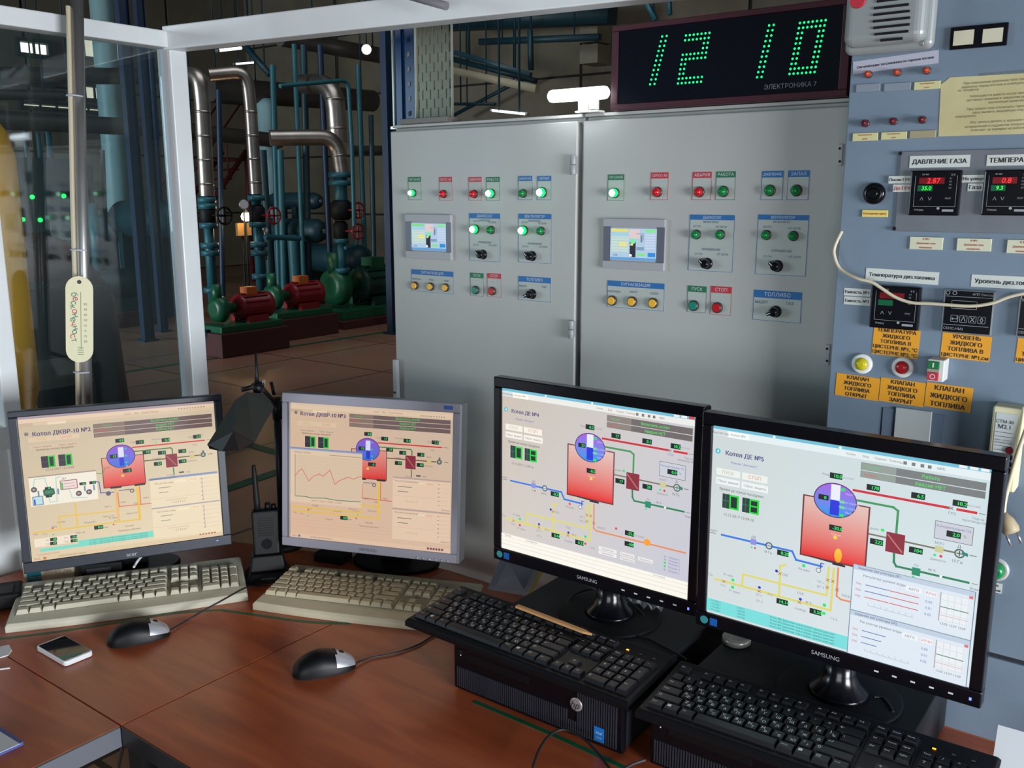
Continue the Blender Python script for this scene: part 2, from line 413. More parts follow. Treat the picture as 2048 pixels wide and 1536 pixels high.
# columns
def column(px, py0, X, wpx, mtl, label):
    base = at(px, py0, Z=0) if X is None else None
    X = base.x if X is None else X
    p = at(px, 600, X=X); d = (p - CAM).dot(_D); h = wpx / FPX * d / 2
    t = thing('steel_column', label, 'column', (p.x, p.y, 0))
    for nm, b in (('web', (-.01,.01,-h*.9,h*.9)), ('flange', (-h*.7,h*.7,-h,-h*.86)), ('flange', (-h*.7,h*.7,h*.86,h))):
        MB().box(b[0], b[1], b[2], b[3], 0.02, 6.5).build(nm, mtl, t)
    MB().box(-h*1.3, h*1.3, -h*1.5, h*1.5, 0, .02).build('base_plate', mtl, t)
column(290, 655, -9.4, 22, blue_dk, 'dark blue steel column behind the partition glass, left of the corner post')
column(322, 655, -9.9, 17, blue_dk, 'thinner dark blue steel column close to the corner post, behind glass')
column(786, 560, -7.6, 22, blue_dk, 'dark blue steel column at the left edge of the grey cabinets')
# light tank seen between pipes
pt = at(222, 240, X=-14.5); tk = MB().lathe((0,0,0), (0,0,1), [(0,.13),(.12,.18),(5.0,.18),(5.15,.13)], 20)
pale = mat('pale_tank_paint', (150,186,190), .45, noise=.1, nscale=2)
t = thing('vertical_tank', 'pale blue-grey vertical tank behind the dark overhead pipes', 'tank', (pt.x, pt.y, .25))
tk.build('shell', pale, t)
for a in range(3): MB().cyl((.18*math.cos(a*2.1), .18*math.sin(a*2.1), -.25), (.18*math.cos(a*2.1), .18*math.sin(a*2.1), .06), .03, 8).build('leg', teal_dk, t)
pt = at(534, 250, X=-12.8)
t = thing('vertical_tank', 'pale tank glimpsed between the second silver pipe and the teal risers', 'tank', (pt.x, pt.y, .3))
MB().lathe((0,0,0), (0,0,1), [(0,.12),(.12,.17),(2.75,.17),(2.85,.12)], 20).build('shell', pale, t)
for a in range(3): MB().cyl((.13*math.cos(a*2.1), .13*math.sin(a*2.1), -.3), (.13*math.cos(a*2.1), .13*math.sin(a*2.1), .06), .03, 8).build('leg', teal_dk, t)
# yellow gas vessel close behind the partition
tt = at(18, 500, X=-2.75)
yl = mat('yellow_paint', (250,166,22), .6, noise=.06)
t = thing('yellow_gas_vessel', 'tall round-ended yellow vessel behind the left partition post', 'vessel', (-2.75, at(-34, 600, X=-2.75).y, .93))
zt = at(20, 215, X=-2.75).z - .93
prof = [(0,.02),(.02,.07),(.06,.105),(.12,.12)] + [(zt-.14,.12),(zt-.07,.105),(zt-.02,.07),(zt,.02)]
MB().lathe((0,0,0), (0,0,1), prof, 28).build('shell', yl, t)
MB().cyl((0,0,-.93), (0,0,.02), .05, 12).build('support_leg', teal_dk, t)
MB().lathe((0,0,.118), (0,0,1), [(0,.1215),(.004,.1215)], 28).build('weld_band', yl, t)
# horizontal teal vessels
def vessel(px, py, X, rpx, L, label, mtl=teal_dk, ry=0):
    p = at(px, py, X=X); r = rpx / FPX * (p - CAM).dot(_D)
    t = thing('heat_exchanger', label, 'vessel', (p.x, p.y, 0))
    MB().lathe((.1,0,p.z), (-1,ry,0), [(0,r*.4),(.05,r*.8),(.14,r),(L,r),(L+.12,r*.7)], 22).build('shell', mtl, t)
    MB().cyl((.11,0,p.z), (.04,0,p.z), r*.18, 12).build('end_cap', steel, t)
    for dx in (-.4, -L*.8): MB().box(dx-.05, dx+.05, -r*.7, r*.7, 0, p.z-r*.6).build('saddle', mtl, t)
vessel(638, 462, -9.5, 24, 1.4, 'dark teal round-ended vessel with a small disc at its centre')
vessel(632, 402, -10.6, 17, 1.0, 'small dark teal vessel above the round-ended one')
vessel(240, 455, -12.9, 30, 1.6, 'large teal vessel behind glass, left of the blue columns')
vessel(345, 440, -10.7, 38, 1.2, 'teal vessel end behind the corner post')
vessel(725, 520, -9.6, 30, 1.3, 'teal vessel above the big green motor')

def flange(t, p, ax, r, mtl, th=.03):
    a = Vector(ax).normalized(); p = Vector(p)
    MB().cyl(p - a*th, p + a*th, r, 16).build('flange', mtl, t)
def pump(px, py, X, s, label, motor, groupless=True, box_m=orange_p, L=.75, plz=.24):
    """motor axis along Y (towards the back of the hall), seen from its side"""
    b = at(px, py, X=X); b.z = 0
    t = thing('pump_set', label, 'pump', b)
    MB().box(-.34*s, .34*s, -.55*s, .6*s, 0, plz).build('plinth', plinth, t, .01)
    MB().box(-.28*s, .28*s, -.5*s, .55*s, plz, plz+.09*s).build('base_frame', green_p, t, .008)
    z = plz + .30*s
    MB().lathe((0,-.05*s,z), (0,1,0), [(0,.06*s),(.02,.16*s),(.06,.17*s),(L*.62*s,.17*s),(L*.66*s,.185*s),(L*.74*s,.185*s),(L*.78*s,.12*s)], 24).build('motor', motor, t)
    fins = MB()
    for k in range(14):
        a = math.pi*2*k/14; fins.box(.165*s,.19*s, 0, .4*s, -.006*s, .006*s, 0, Matrix.Translation((0,.02,z)) @ Matrix.Rotation(a, 4, 'Y'))
    fins.build('cooling_fins', motor, t)
    MB().box(-.08*s,.08*s,.1*s,.28*s,z+.15*s,z+.27*s).build('junction_box', box_m, t, .006)
    MB().lathe((0,-.42*s,z), (0,1,0), [(0,.1*s),(.03,.17*s),(.14*s,.19*s),(.2*s,.1*s),(.36*s,.06*s)], 20).build('pump_casing', green_p, t)
    MB().cyl((0,-.34*s,z+.1*s),(0,-.34*s,z+.34*s), .07*s, 14).build('outlet', green_p, t)
    for dx in (-.16, .16): MB().box(dx*s-.03, dx*s+.03, .02*s, .36*s, plz+.09*s, z-.12*s).build('foot', motor, t)
    return t
pump(480, 672, -8.0, .74, 'near red motor pump on green frame, left of its twin', red_p)
pump(585, 652, -8.4, .78, 'farther red motor pump on green frame, right of its twin', red_p)
pump(722, 628, -8.7, 1.25, 'big dark green motor pump close to the grey cabinets', mat('motor_dark_green', (14,60,48), .45, noise=.2), box_m=green_p, plz=.1)
# risers over the pumps with valves
def riser(px, py0, py1, X, wpx, label, fl, wheel=None, mtl=teal):
    p0 = at(px[0], py0, X=X); p1 = at(px[1], py1, X=X); p1.y = p0.y; r = wpx/FPX*(p0-CAM).dot(_D)/2
    t = thing('valve_riser', label, 'pipe', (p0.x, p0.y, min(p0.z, p1.z)))
    h = abs(p0.z - p1.z)
    MB().cyl((0,0,0),(0,0,h), r, 16).build('pipe', mtl, t)
    for fy in fl:
        z = h - (fy - py0)/(py1 - py0)*h; flange(t, (0,0,z), (0,0,1), r*1.8, mtl)
    if wheel:
        z = h - (wheel[0] - py0)/(py1 - py0)*h
        MB().lathe((0,0,z), (0,0,1), [(-.12,r*1.1),(-.08,r*1.7),(.08,r*1.7),(.12,r*1.1)], 16).build('valve_body', black_matte, t)
        a = [ (.3, .09*math.cos(k*math.pi/6), z+.09*math.sin(k*math.pi/6)) for k in range(13)]
        MB().tube(a, .012, 6).cyl((0,0,z),(.31,0,z),.014,8).box(.29,.31,-.09,.09,z-.008,z+.008).box(.29,.31,-.008,.008,z-.09,z+.09).build('hand_wheel', wheel[1], t)
riser((413,418), 392, 618, -8.9, 20, 'teal riser with flanges below the first silver pipe', [400,412,450,490,505,580], (430, black_matte))
riser((512,522), 388, 590, -8.9, 19, 'teal riser with wide flanges below the second silver pipe', [396,448,488,505,552], (430, red_p))
riser((680,684), 345, 430, -8.6, 26, 'teal riser with flange below the level silver pipe', [350,366], (420, red_p))
riser((682,690), 478, 545, -8.6, 17, 'short teal riser above the green motor', [482,540], (462, red_p))
pipe([(530,474),(600,477)], -8.8, 11, teal, 'thin_pipe', 'pale-lit level teal pipe right of the second riser')
pipe([(690,496),(712,492),(714,470)], -8.5, 8, teal, 'thin_pipe', 'small teal U-bend beside the short riser', bend=.06)
pipe([(412,660),(418,690),(421,668)], -8.0, 9, blue_dk, 'thin_pipe', 'short blue drain stub in front of the near pump', bend=.02)
stair_red = mat('stair_red', (96,26,30), .6)
b0 = at(404,560,X=-14.4); b0.z = 0; t = thing('stair', 'dark red steel stair rising behind the two silver pipes', 'stair', b0)
sp0 = at(430,395,X=-14.4); sp1 = at(492,302,X=-14.4); dd = sp1 - sp0; foot_ = sp0 - dd*(sp0.z/dd.z)
for dx in (0, -.7):
    o_ = Vector((dx,0,0)); MB().cyl(foot_-b0+o_, sp1-b0+o_, .045, 6).build('stringer', stair_red, t)
    MB().cyl(foot_-b0+o_+Vector((0,0,.9)), sp1-b0+o_+Vector((0,0,.9)), .018, 6).build('handrail', stair_red, t)
    for k in range(6):
        p_ = foot_-b0+o_ + (sp1-foot_)*(k/5); MB().cyl(p_, p_+Vector((0,0,.9)), .014, 6).build('baluster', stair_red, t)
nst = 14
for k in range(1, nst):
    p_ = foot_-b0 + (sp1-foot_)*(k/nst); MB().box(p_.x-.7, p_.x, p_.y-.1, p_.y+.12, p_.z-.01, p_.z+.02).build('tread', stair_red, t)
MB().cyl((sp1-b0), Vector((sp1.x-b0.x, sp1.y-b0.y, 0)), .04, 6).build('support_post', stair_red, t)
for gi,(x0,y0,x1,y1,w_,lb,X) in enumerate([(487,88,540,150,12,'teal diagonal brace under the white beam','-10'),(910,105,1062,150,12,'teal sloping girder above the left cabinet','-6'),(1060,60,1062,140,12,'teal hanging post above the left cabinet','-6'),(1285,-10,1312,40,12,'blue-teal diagonal brace above the clock','-4.6'),(1338,-10,1340,30,10,'blue-teal vertical post above the clock','-4.6'),(960,84,1200,74,16,'dark teal level girder left of the clock','-5'),(905,118,1072,162,14,'dark sloping bar added for the darkness just under the teal girder','-5'),(890,44,1225,28,46,'deep dark beam added for the dark area at the top right of the white beam','-5'),(905,232,1060,150,8,'thin dark brace behind the tan beam','-5')]):  # lower sloping bar and deep dark beam are added to fill dark areas
    p = at(x0,y0,Y=8.4+gi*.62); q = at(x1,y1,Y=8.4+gi*.62); m_ = MB(); r = w_/FPX*(p-CAM).dot(_D)/2
    c = p.copy(); m_.cyl((0,0,0), q-c, r, 4); o = m_.build('girder', teal if 'blue-teal' in lb else teal_dk); o.location = c; tag(o, lb, 'girder', 'roof girders'); hangers(o, [(q-c)*.2, (q-c)*.8])
# light beam + duct over cabinets
for (x0,y0,x1,y1,w_,mtl,nm,lb) in [(900,140,1075,178,20,mat('beam_tan',(176,166,140),.7),'crane_beam','pale tan sloping beam behind the cabinets'),(905,208,990,208,6,teal_dk,'thin_pipe','thin dark pipe just above the left cabinet'),(1090,17,1222,2,9,steel,'thin_pipe','shiny level pipe under the roof right of the white beam')]:
    p = at(x0,y0,Y=10.8); q = at(x1,y1,Y=10.8); r = w_/FPX*(p-CAM).dot(_D)/2
    o = MB().cyl((0,0,0), q-p, r, 10 if w_<15 else 4).build(nm, mtl); o.location = p; tag(o, lb, 'beam' if w_>15 else 'pipe'); hangers(o, [(q-p)*.2, (q-p)*.8])
for (x,y,w_,h_,lb) in [(1184,22,42,60,'pale concrete block high on the far wall, upper one'),(1184,90,42,36,'pale concrete block high on the far wall, lower one')]:
    p = at(x,y,Y=13.6); d=(p-CAM).dot(_D)/FPX
    o = MB().box(-w_*d/2,w_*d/2,-.1,.35,-h_*d,0).build('wall_block', mat('pale_block',(150,140,120),.8)); o.location=p; tag(o, lb, 'block')
# strip lights in the hall
tube_e = mat('hall_tube_lit', (225,238,255), .4, emit=1.5)
for (x0,y0,x1,y1,w_,lb) in [(437,101,482,96,6,'distant strip light above the second silver pipe'),(470,128,508,125,4,'second distant strip light, just under the first'),(985,221,1052,228,5,'strip light glowing just above the left cabinet')]:
    xs_ = -12.0 if x0 < 460 else -13.3; p = at(x0,y0,X=xs_) if x0 < 900 else at(x0,y0,Y=7.4); q = at(x1,y1,X=xs_) if x0 < 900 else at(x1,y1,Y=7.4)
    r = w_/FPX*(p-CAM).dot(_D)/2; t = thing('strip_light', lb, 'lamp', p)
    MB().cyl((0,0,0), q-p, r, 8).build('tube', tube_e, t); u=(q-p).normalized()*r*2
    MB().cyl(-u,(0,0,0), r*1.3, 8).build('end_socket', steel, t); MB().cyl(q-p, q-p+u, r*1.3, 8).build('end_socket', steel, t); hangers(t, [(q-p)*.2, (q-p)*.8])
p = at(733,99,X=-11); t = thing('floodlight','small bright floodlight high in the hall, left of the cable tray','lamp',p)
MB().lathe((0,0,0),(1,-1,-.3),[(0,.03),(.02,.07),(.05,.07)],12).build('lamp_glass', mat('flood_lit',(240,248,255),.4,emit=5), t)
MB().lathe((0,0,0),(-1,1,.3),[(0,.08),(.06,.08),(.12,.03)],12).build('housing', steel, t); hangers(t, [(-.05,.05,0)])
# warm work lamp and gauge among the pumps
p = at(492,434,X=-9.3); t = thing('work_lamp','warm glowing work lamp between the two silver pipes','lamp',p)
MB().lathe((0,0,-.05),(0,0,1),[(0,.02),(.02,.05),(.06,.06),(.1,.04)],14).build('bulb', mat('warm_bulb',(255,226,160),.4,emit=14), t)
MB().cyl((0,0,.05),(0,0,.14),.025,10).build('socket', black_matte, t); MB().cyl((0,0,.10),(-.08,.05,.12),.01,8).cyl((-.08,.05,.12),(-.08,.05,-p.z),.012,8).build('stand', black_matte, t)
pl = bpy.data.lights.new('work_lamp_light','POINT'); pl.energy=5; pl.color=(1,.72,.4); pl.shadow_soft_size=.05
plo = bpy.data.objects.new('work_lamp_light', pl); COL.objects.link(plo); plo.location=p+Vector((.12,-.05,-.02))
p = at(487,456,X=-9.42); o = MB().box(-.02,.02,-.10,.10,-.09,.06).build('lit_area', mat('lit_area_tan',(150,112,66),.8)); MB().cyl((-.03,0,-.1),(-.03,0,-p.z),.012,8).build('post', black_matte, o); o.location=p; tag(o,'small tan board added for the area lit by the warm work lamp','board')  # board put in to show the patch the work lamp lights up
def gauge(px,py,X,r,lb):
    p=at(px,py,X=X); t=thing('pressure_gauge',lb,'gauge',p)
    MB().lathe((0,0,0),(1,-.5,0),[(0,r),(.03,r),(.035,r*.92)],20).build('case', steel, t)
    MB().lathe(Vector((1,-.5,0)).normalized()*.0352,(1,-.5,0),[(0,r*.88),(.003,r*.88)],20).build('dial', paper, t); MB().cyl((0,0,0),(0,0,-.35),.009,8).build('stem', steel, t)
gauge(487,409,-8.9,.055,'white dial gauge above the warm work lamp')
gauge(530,460,-8.9,.03,'small dial gauge right of the second riser')
gauge(668,436,-8.8,.025,'tiny dial gauge beside the red hand wheel')
# indicator board at far left with green lights
p = at(85,430,X=-11.8); t = thing('control_board','dark teal control board with green pilot lights behind glass, far left','control board',(p.x,p.y,0))
MB().box(-.25,0,-.75,.45,0,2.05).build('board', teal_dk, t)
for (x,y) in [(30,393),(64,394),(127,392),(45,439),(80,440)]:
    q=at(x,y,X=-11.8)-Vector((p.x,p.y,0)); MB().lathe(q,(1,0,0),[(0,.028),(.02,.026),(.03,.01)],10).build('pilot_light', mat('pilot_green',(20,255,90),.4,emit=2.5), t)
q=at(120,448,X=-11.8)-Vector((p.x,p.y,0)); MB().box(.0,.01,q.y-.13,q.y+.13,q.z-.2,q.z+.15).build('meter', mat('meter_grey',(150,160,160),.5), t)
# dark equipment box behind glass and a reflection built as a round solid
p=at(160,700,X=-5.2); t=thing('equipment_cabinet','dark equipment cabinet behind the steel pole and glass','cabinet',(p.x,p.y,0))
MB().box(-.5,0,-.28,.22,0,at(130,575,X=-5.2).z).build('body', mat('dark_slate',(38,46,50),.5), t,.01)
q=at(150,735,X=-5.2); MB().box(0,.01,-.26,.06,q.z-.1,q.z+.07).build('name_plate', mat('dull_grey',(104,104,100),.6), t)
p=at(80,700,X=-6.4); o=MB().lathe((0,0,0),(0,0,1),[(0,.55),(.9,.5),(1.25,.3),(1.35,.1)],20).build('reflection', mat('reflection_brown',(96,44,34),.7,noise=.2)); o.location=(p.x,p.y,0); tag(o,'brown-red reflection in the glass, built as a rounded solid between yellow vessel and dark cabinet','reflection')  # reflection in the glass, modelled as a brown solid
for (px,py,lb) in [(236,600,'dark teal pump body at the foot of the blue columns, behind glass')]:
    p=at(px,650,Z=0); t=thing('small_pump',lb,'pump',(p.x,p.y,0))
    MB().box(-.3,.3,-.45,.45,0,.18).build('plinth',plinth,t)
    MB().lathe((0,-.4,.5),(0,1,0),[(0,.08),(.04,.2),(.6,.2),(.7,.12),(.85,.12)],16).build('body',teal_dk,t)
    MB().cyl((0,-.2,.6),(0,-.2,1.5),.06,10).build('outlet',teal,t)
    MB().box(-.15,.15,-.3,.3,.18,.34).build('foot',teal_dk,t)
# painted floor lines
def floor_line(q, wd, lb, z=.003):
    p=[at(a,b,Z=0) for a,b in q]; d=(p[1]-p[0]).normalized(); n=Vector((-d.y,d.x,0))*wd/2
    c=p[0].copy(); pts=[(v-c) for v in (p[0]-n,p[1]-n,p[1]+n,p[0]+n)]
    o=MB().slab([(v.x,v.y) for v in pts],0,z).build('floor_line', mat('floor_green_line',(16,84,60),.5)); o.location=c; tag(o,lb,'floor marking')
floor_line([(440,983),(640,915)], .085, 'green floor stripe rising to the right behind the desk lamp')
floor_line([(440,872),(640,932)], .075, 'green floor stripe falling to the right behind the desk lamp')
floor_line([(200,752),(800,660)], .07, 'thin dark green floor line far out in the hall')

# ------------------------------------------------------------------ partition
XW=-2.12
cp=at(381,700,X=XW); cq=at(413,700,X=XW)
pa, pb = cp.y, cq.y
def part_wall():
    t = struct(MB().box(XW-.05,XW, pa,pb,0,1.95).build('trim_2', white_pvc, None, .003))           # corner post
    MB().box(XW-.035,XW-.012,pa-.012,pa-.0005,.9,1.95).build('glazing_bead', mat('bead_grey',(150,150,155),.4), t)
    l = struct(MB().box(XW-.05,XW, at(12,860,X=XW).y, at(48,860,X=XW).y,0,1.945).build('trim_3', white_pvc, None, .003))  # left post
    return t
part_wall()
z0=at(330,95,X=XW).z; z1=at(328,61,X=XW).z
struct(MB().box(XW-.05,XW+.004,-.6,pb,z0,z1).build('trim_4', white_pvc, None, .003))   # left head rail
# right head rail, turned a few degrees
a8=rad(8); L=1.9
rr=MB().box(0,L,-.05,0,z0-.004,z1+.012).build('trim_5', white_pvc, None, .003); struct(rr); rr.location=(XW-.02,pb-.008,0); rr.rotation_euler=(0,0,a8)
yl0=at(48,860,X=XW).y
# glass panes
struct(MB().box(XW-.028,XW-.022,yl0+.001,pa-.013,1.02,z0-.002).build('window_8', glass_mat('partition_glass',(.86,.95,.97),.05)))
struct(MB().box(XW-.028,XW-.022,-.55,at(12,860,X=XW).y-.002,1.10,z0-.002).build('window_9', MATS.get('x') or glass_mat('partition_glass_2',(.86,.95,.97),.05)))
# bottom rail and infill of both bays
struct(MB().box(XW-.05,XW,yl0+.001,pa-.001,.96,1.02).build('trim_6', white_pvc,None,.003))
struct(MB().box(XW-.04,XW-.02,yl0+.001,pa-.001,.72,.96).build('wall_front', white_pvc))
yb=at(12,860,X=XW).y
struct(MB().box(XW-.05,XW+.006,-.55,yl0+.0,1.035,1.085).build('trim_7', white_pvc,None,.003))
struct(MB().box(XW-.05,XW+.006,at(36,1000,X=XW).y,yl0+.004,.755,1.035).build('trim_8', white_pvc,None,.003))
struct(MB().box(XW-.03,XW-.004,-.55,at(36,1000,X=XW).y,.70,1.035).build('wall_right', white_pvc))
# conduit stub in front of the right rail
p=at(800,-14,Y=1.46); q=at(893,12,Y=1.46)
o=MB().cyl((0,0,0),q-p,.0085,12).build('conduit', mat('conduit_grey',(120,120,124),.45)); o.location=p; tag(o,'grey conduit end in front of the white beam, top middle','conduit')

# steel pole with cable and thermometer
P0=at(153,-40,X=-2.05); P1=at(173,800,X=-2.05); d=(P1-P0); P1=P0+d*((.752-P0.z)/d.z)
t=thing('steel_pole','leaning steel pole with cream cable, left in front of the glass','pole',P1)
MB().cyl((0,0,0),P0-P1,.0130,24).build('tube',steel,t)
ax=(P0-P1).normalized()
sdv=Vector((-.0088,-.0152,0)); MB().tube([ax*.0+sdv,ax*.25+sdv*1.05,ax*.5+sdv*.98,ax*.8+sdv*1.06,ax*1.0+sdv,ax*1.25+sdv],.0055,8).build('cable',mat('cable_cream',(196,186,160),.5),t)
for py in (193,500,745):
    k=(at(160,py,X=-2.05)-P1).z/ax.z
    MB().lathe(ax*k+sdv*.45,ax,[(-.0015,.0190),(.0015,.0190)],24).build('cable_tie',mat('tie_white',(190,200,210),.4),t)
# thermometer
q=at(159,639,X=-2.012); t=thing('thermometer','cream plastic wall thermometer with handwriting hanging on the steel pole','thermometer',q)
hh=.097; ww=.0280
def stadium(w_,h_,n=10):
    r=w_; out=[]
    for k in range(n+1): a=math.pi*k/n; out.append((r*math.cos(a), h_-r+r*math.sin(a)))
    for k in range(n+1): a=math.pi+math.pi*k/n; out.append((r*math.cos(a), -h_+r+r*math.sin(a)))
    return out
FM=Matrix.Rotation(rad(62),4,'Z')@Matrix.Rotation(rad(4.5),4,'Y')   # faces the camera side, follows the pole
MB().prism(stadium(ww,hh),-.002,.003,0,FM).build('body',cream,t)
MB().lathe(FM@Vector((0,-.0022,hh-.013)),FM.to_3x3()@Vector((0,-1,0)),[(0,.0045),(.0004,.0045)],14).build('hanging_hole',ink,t)
TX=FM@Matrix.Rotation(rad(90),4,'X')
sc=MB().box(.0025,.0035,-.0024,-.002,-hh+.03,hh-.035,0,FM)
for k in range(8): sc.text(['50','40','30','20','10','0','10','20'][k],.005,FM@Matrix.Translation((.012,-.0025,.035-k*.012))@Matrix.Rotation(rad(90),4,'X')); 
for k in range(5): sc.box(-.004,.008,-.0024,-.002,-.063-k*.004,-.0618-k*.004,0,FM)
sc.build('scale',mat('scale_green_grey',(96,118,86),.6),t)
hw=MB()
for k,ch in enumerate('бесконечност'): hw.text(ch,.0125,FM@Matrix.Translation((-.010+.003*math.sin(k*1.7),-.0027,.056-k*.0093))@Matrix.Rotation(rad(90),4,'X')@Matrix.Rotation(rad(-75),4,'Z'), k%3==1)
hw.build('handwriting',[mat('pen_green',(30,120,90),.6),mat('pen_red',(190,30,70),.6)],t)

# ------------------------------------------------------------------ desks
ZD=.75
def desk(name,label,poly,edge_m,seg=None):
    cx_=sum(p[0] for p in poly)/len(poly); cy_=sum(p[1] for p in poly)/len(poly)
    t=thing(name,label,'desk',(cx_,cy_,0)); lp=[(x-cx_,y-cy_) for x,y in poly]
    MB().slab(lp,ZD-.028,ZD).build('desktop',[wood],t,.0008)
    return t,lp,(cx_,cy_)
g=.0012
t1,lp,c1=desk('office_desk','right wooden desk section carrying the computers and black keyboards',[(-1.33+g,.712+g),(.9,.712+g),(.9,1.513),(-1.33+g,1.513)],None)
t2,lp2,c2=desk('office_desk','corner wooden desk section carrying the two beige keyboards',[(-2.105,.712+g),(-1.33-g,.712+g),(-1.33-g,1.515),(-1.37,1.512),(-2.105,1.245)],None)
t3,lp3,c3=desk('office_desk','left wooden desk section at the bottom left corner, with grey metal edge',[(-2.105,-.4),(-1.33-g,-.4),(-1.33-g,.712-g),(-2.105,.712-g)],None)
edge_dk=mat('edge_black',(26,28,32),.4); edge_gr=mat('edge_grey_metal',(112,118,128),.35,.4)
MB().box(-1.33-c1[0]+g,.9-c1[0],.709-c1[1],.712-c1[1],ZD-.032,ZD-.0005).build('edge_band',edge_dk,t1)
MB().box(-1.331-c3[0],-1.326-c3[0],-.4-c3[1],.708-c3[1],ZD-.034,ZD-.0005).build('edge_band',edge_gr,t3)
for (x,y) in [(-1.24,.78),(.8,.78),(-1.24,1.45),(.8,1.45)]: MB().box(x-c1[0]-.02,x-c1[0]+.02,y-c1[1]-.02,y-c1[1]+.02,0,ZD-.028).build('leg',black_matte,t1)
for (x,y) in [(-2.06,.78),(-1.42,.80),(-2.06,1.2),(-1.42,1.42)]: MB().box(x-c2[0]-.02,x-c2[0]+.02,y-c2[1]-.02,y-c2[1]+.02,0,ZD-.028).build('leg',black_matte,t2)
for (x,y) in [(-2.06,-.3),(-1.39,-.3),(-1.39,.62),(-2.06,.62)]: MB().box(x-c3[0]-.02,x-c3[0]+.02,y-c3[1]-.02,y-c3[1]+.02,0,ZD-.028).build('leg',black_matte,t3)
MB().box(-1.328-c1[0],.9-c1[0],1.513-c1[1],1.5155-c1[1],ZD-.028,ZD+.0002).build('rear_edge_band',wood_edge,t1)
# green tape strips lying on the desks
def tape(pxs,lb,wd=.0075,mtl=green_tape):
    p=[at(a,b,Z=ZD+.0004) for a,b in pxs]; c=p[0].copy(); m_=MB(); pp=smoothpath(p,4) if len(p)>2 else p
    vs=[];fs=[]
    for i,v in enumerate(pp):
        dd=(pp[min(i+1,len(pp)-1)]-pp[max(i-1,0)]).normalized(); n=Vector((-dd.y,dd.x,0))*wd/2
        for q in (v-n,v+n): vs.append((q.x-c.x,q.y-c.y,0)); vs.append((q.x-c.x,q.y-c.y,.0005))
    for i in range(len(pp)-1):
        a=i*4; b=a+4; fs+=[(a+1,b+1,b+3,a+3),(a,a+2,b+2,b),(a,b,b+1,a+1),(a+2,a+3,b+3,b+2)]
    m_.add(vs,fs); o=m_.build('green_tape',mtl); o.location=(c.x,c.y,ZD+.0002); tag(o,lb,'tape')
tape([(-10,1279),(100,1265),(220,1247),(350,1226),(440,1220)],'green tape strip along the front of the left beige keyboard')
tape([(441,1220),(520,1231),(620,1244),(700,1247)],'green tape strip along the front of the right beige keyboard')
tape([(948,1403),(1100,1467),(1270,1545)],'green tape strip in front of the near computer case',.009)

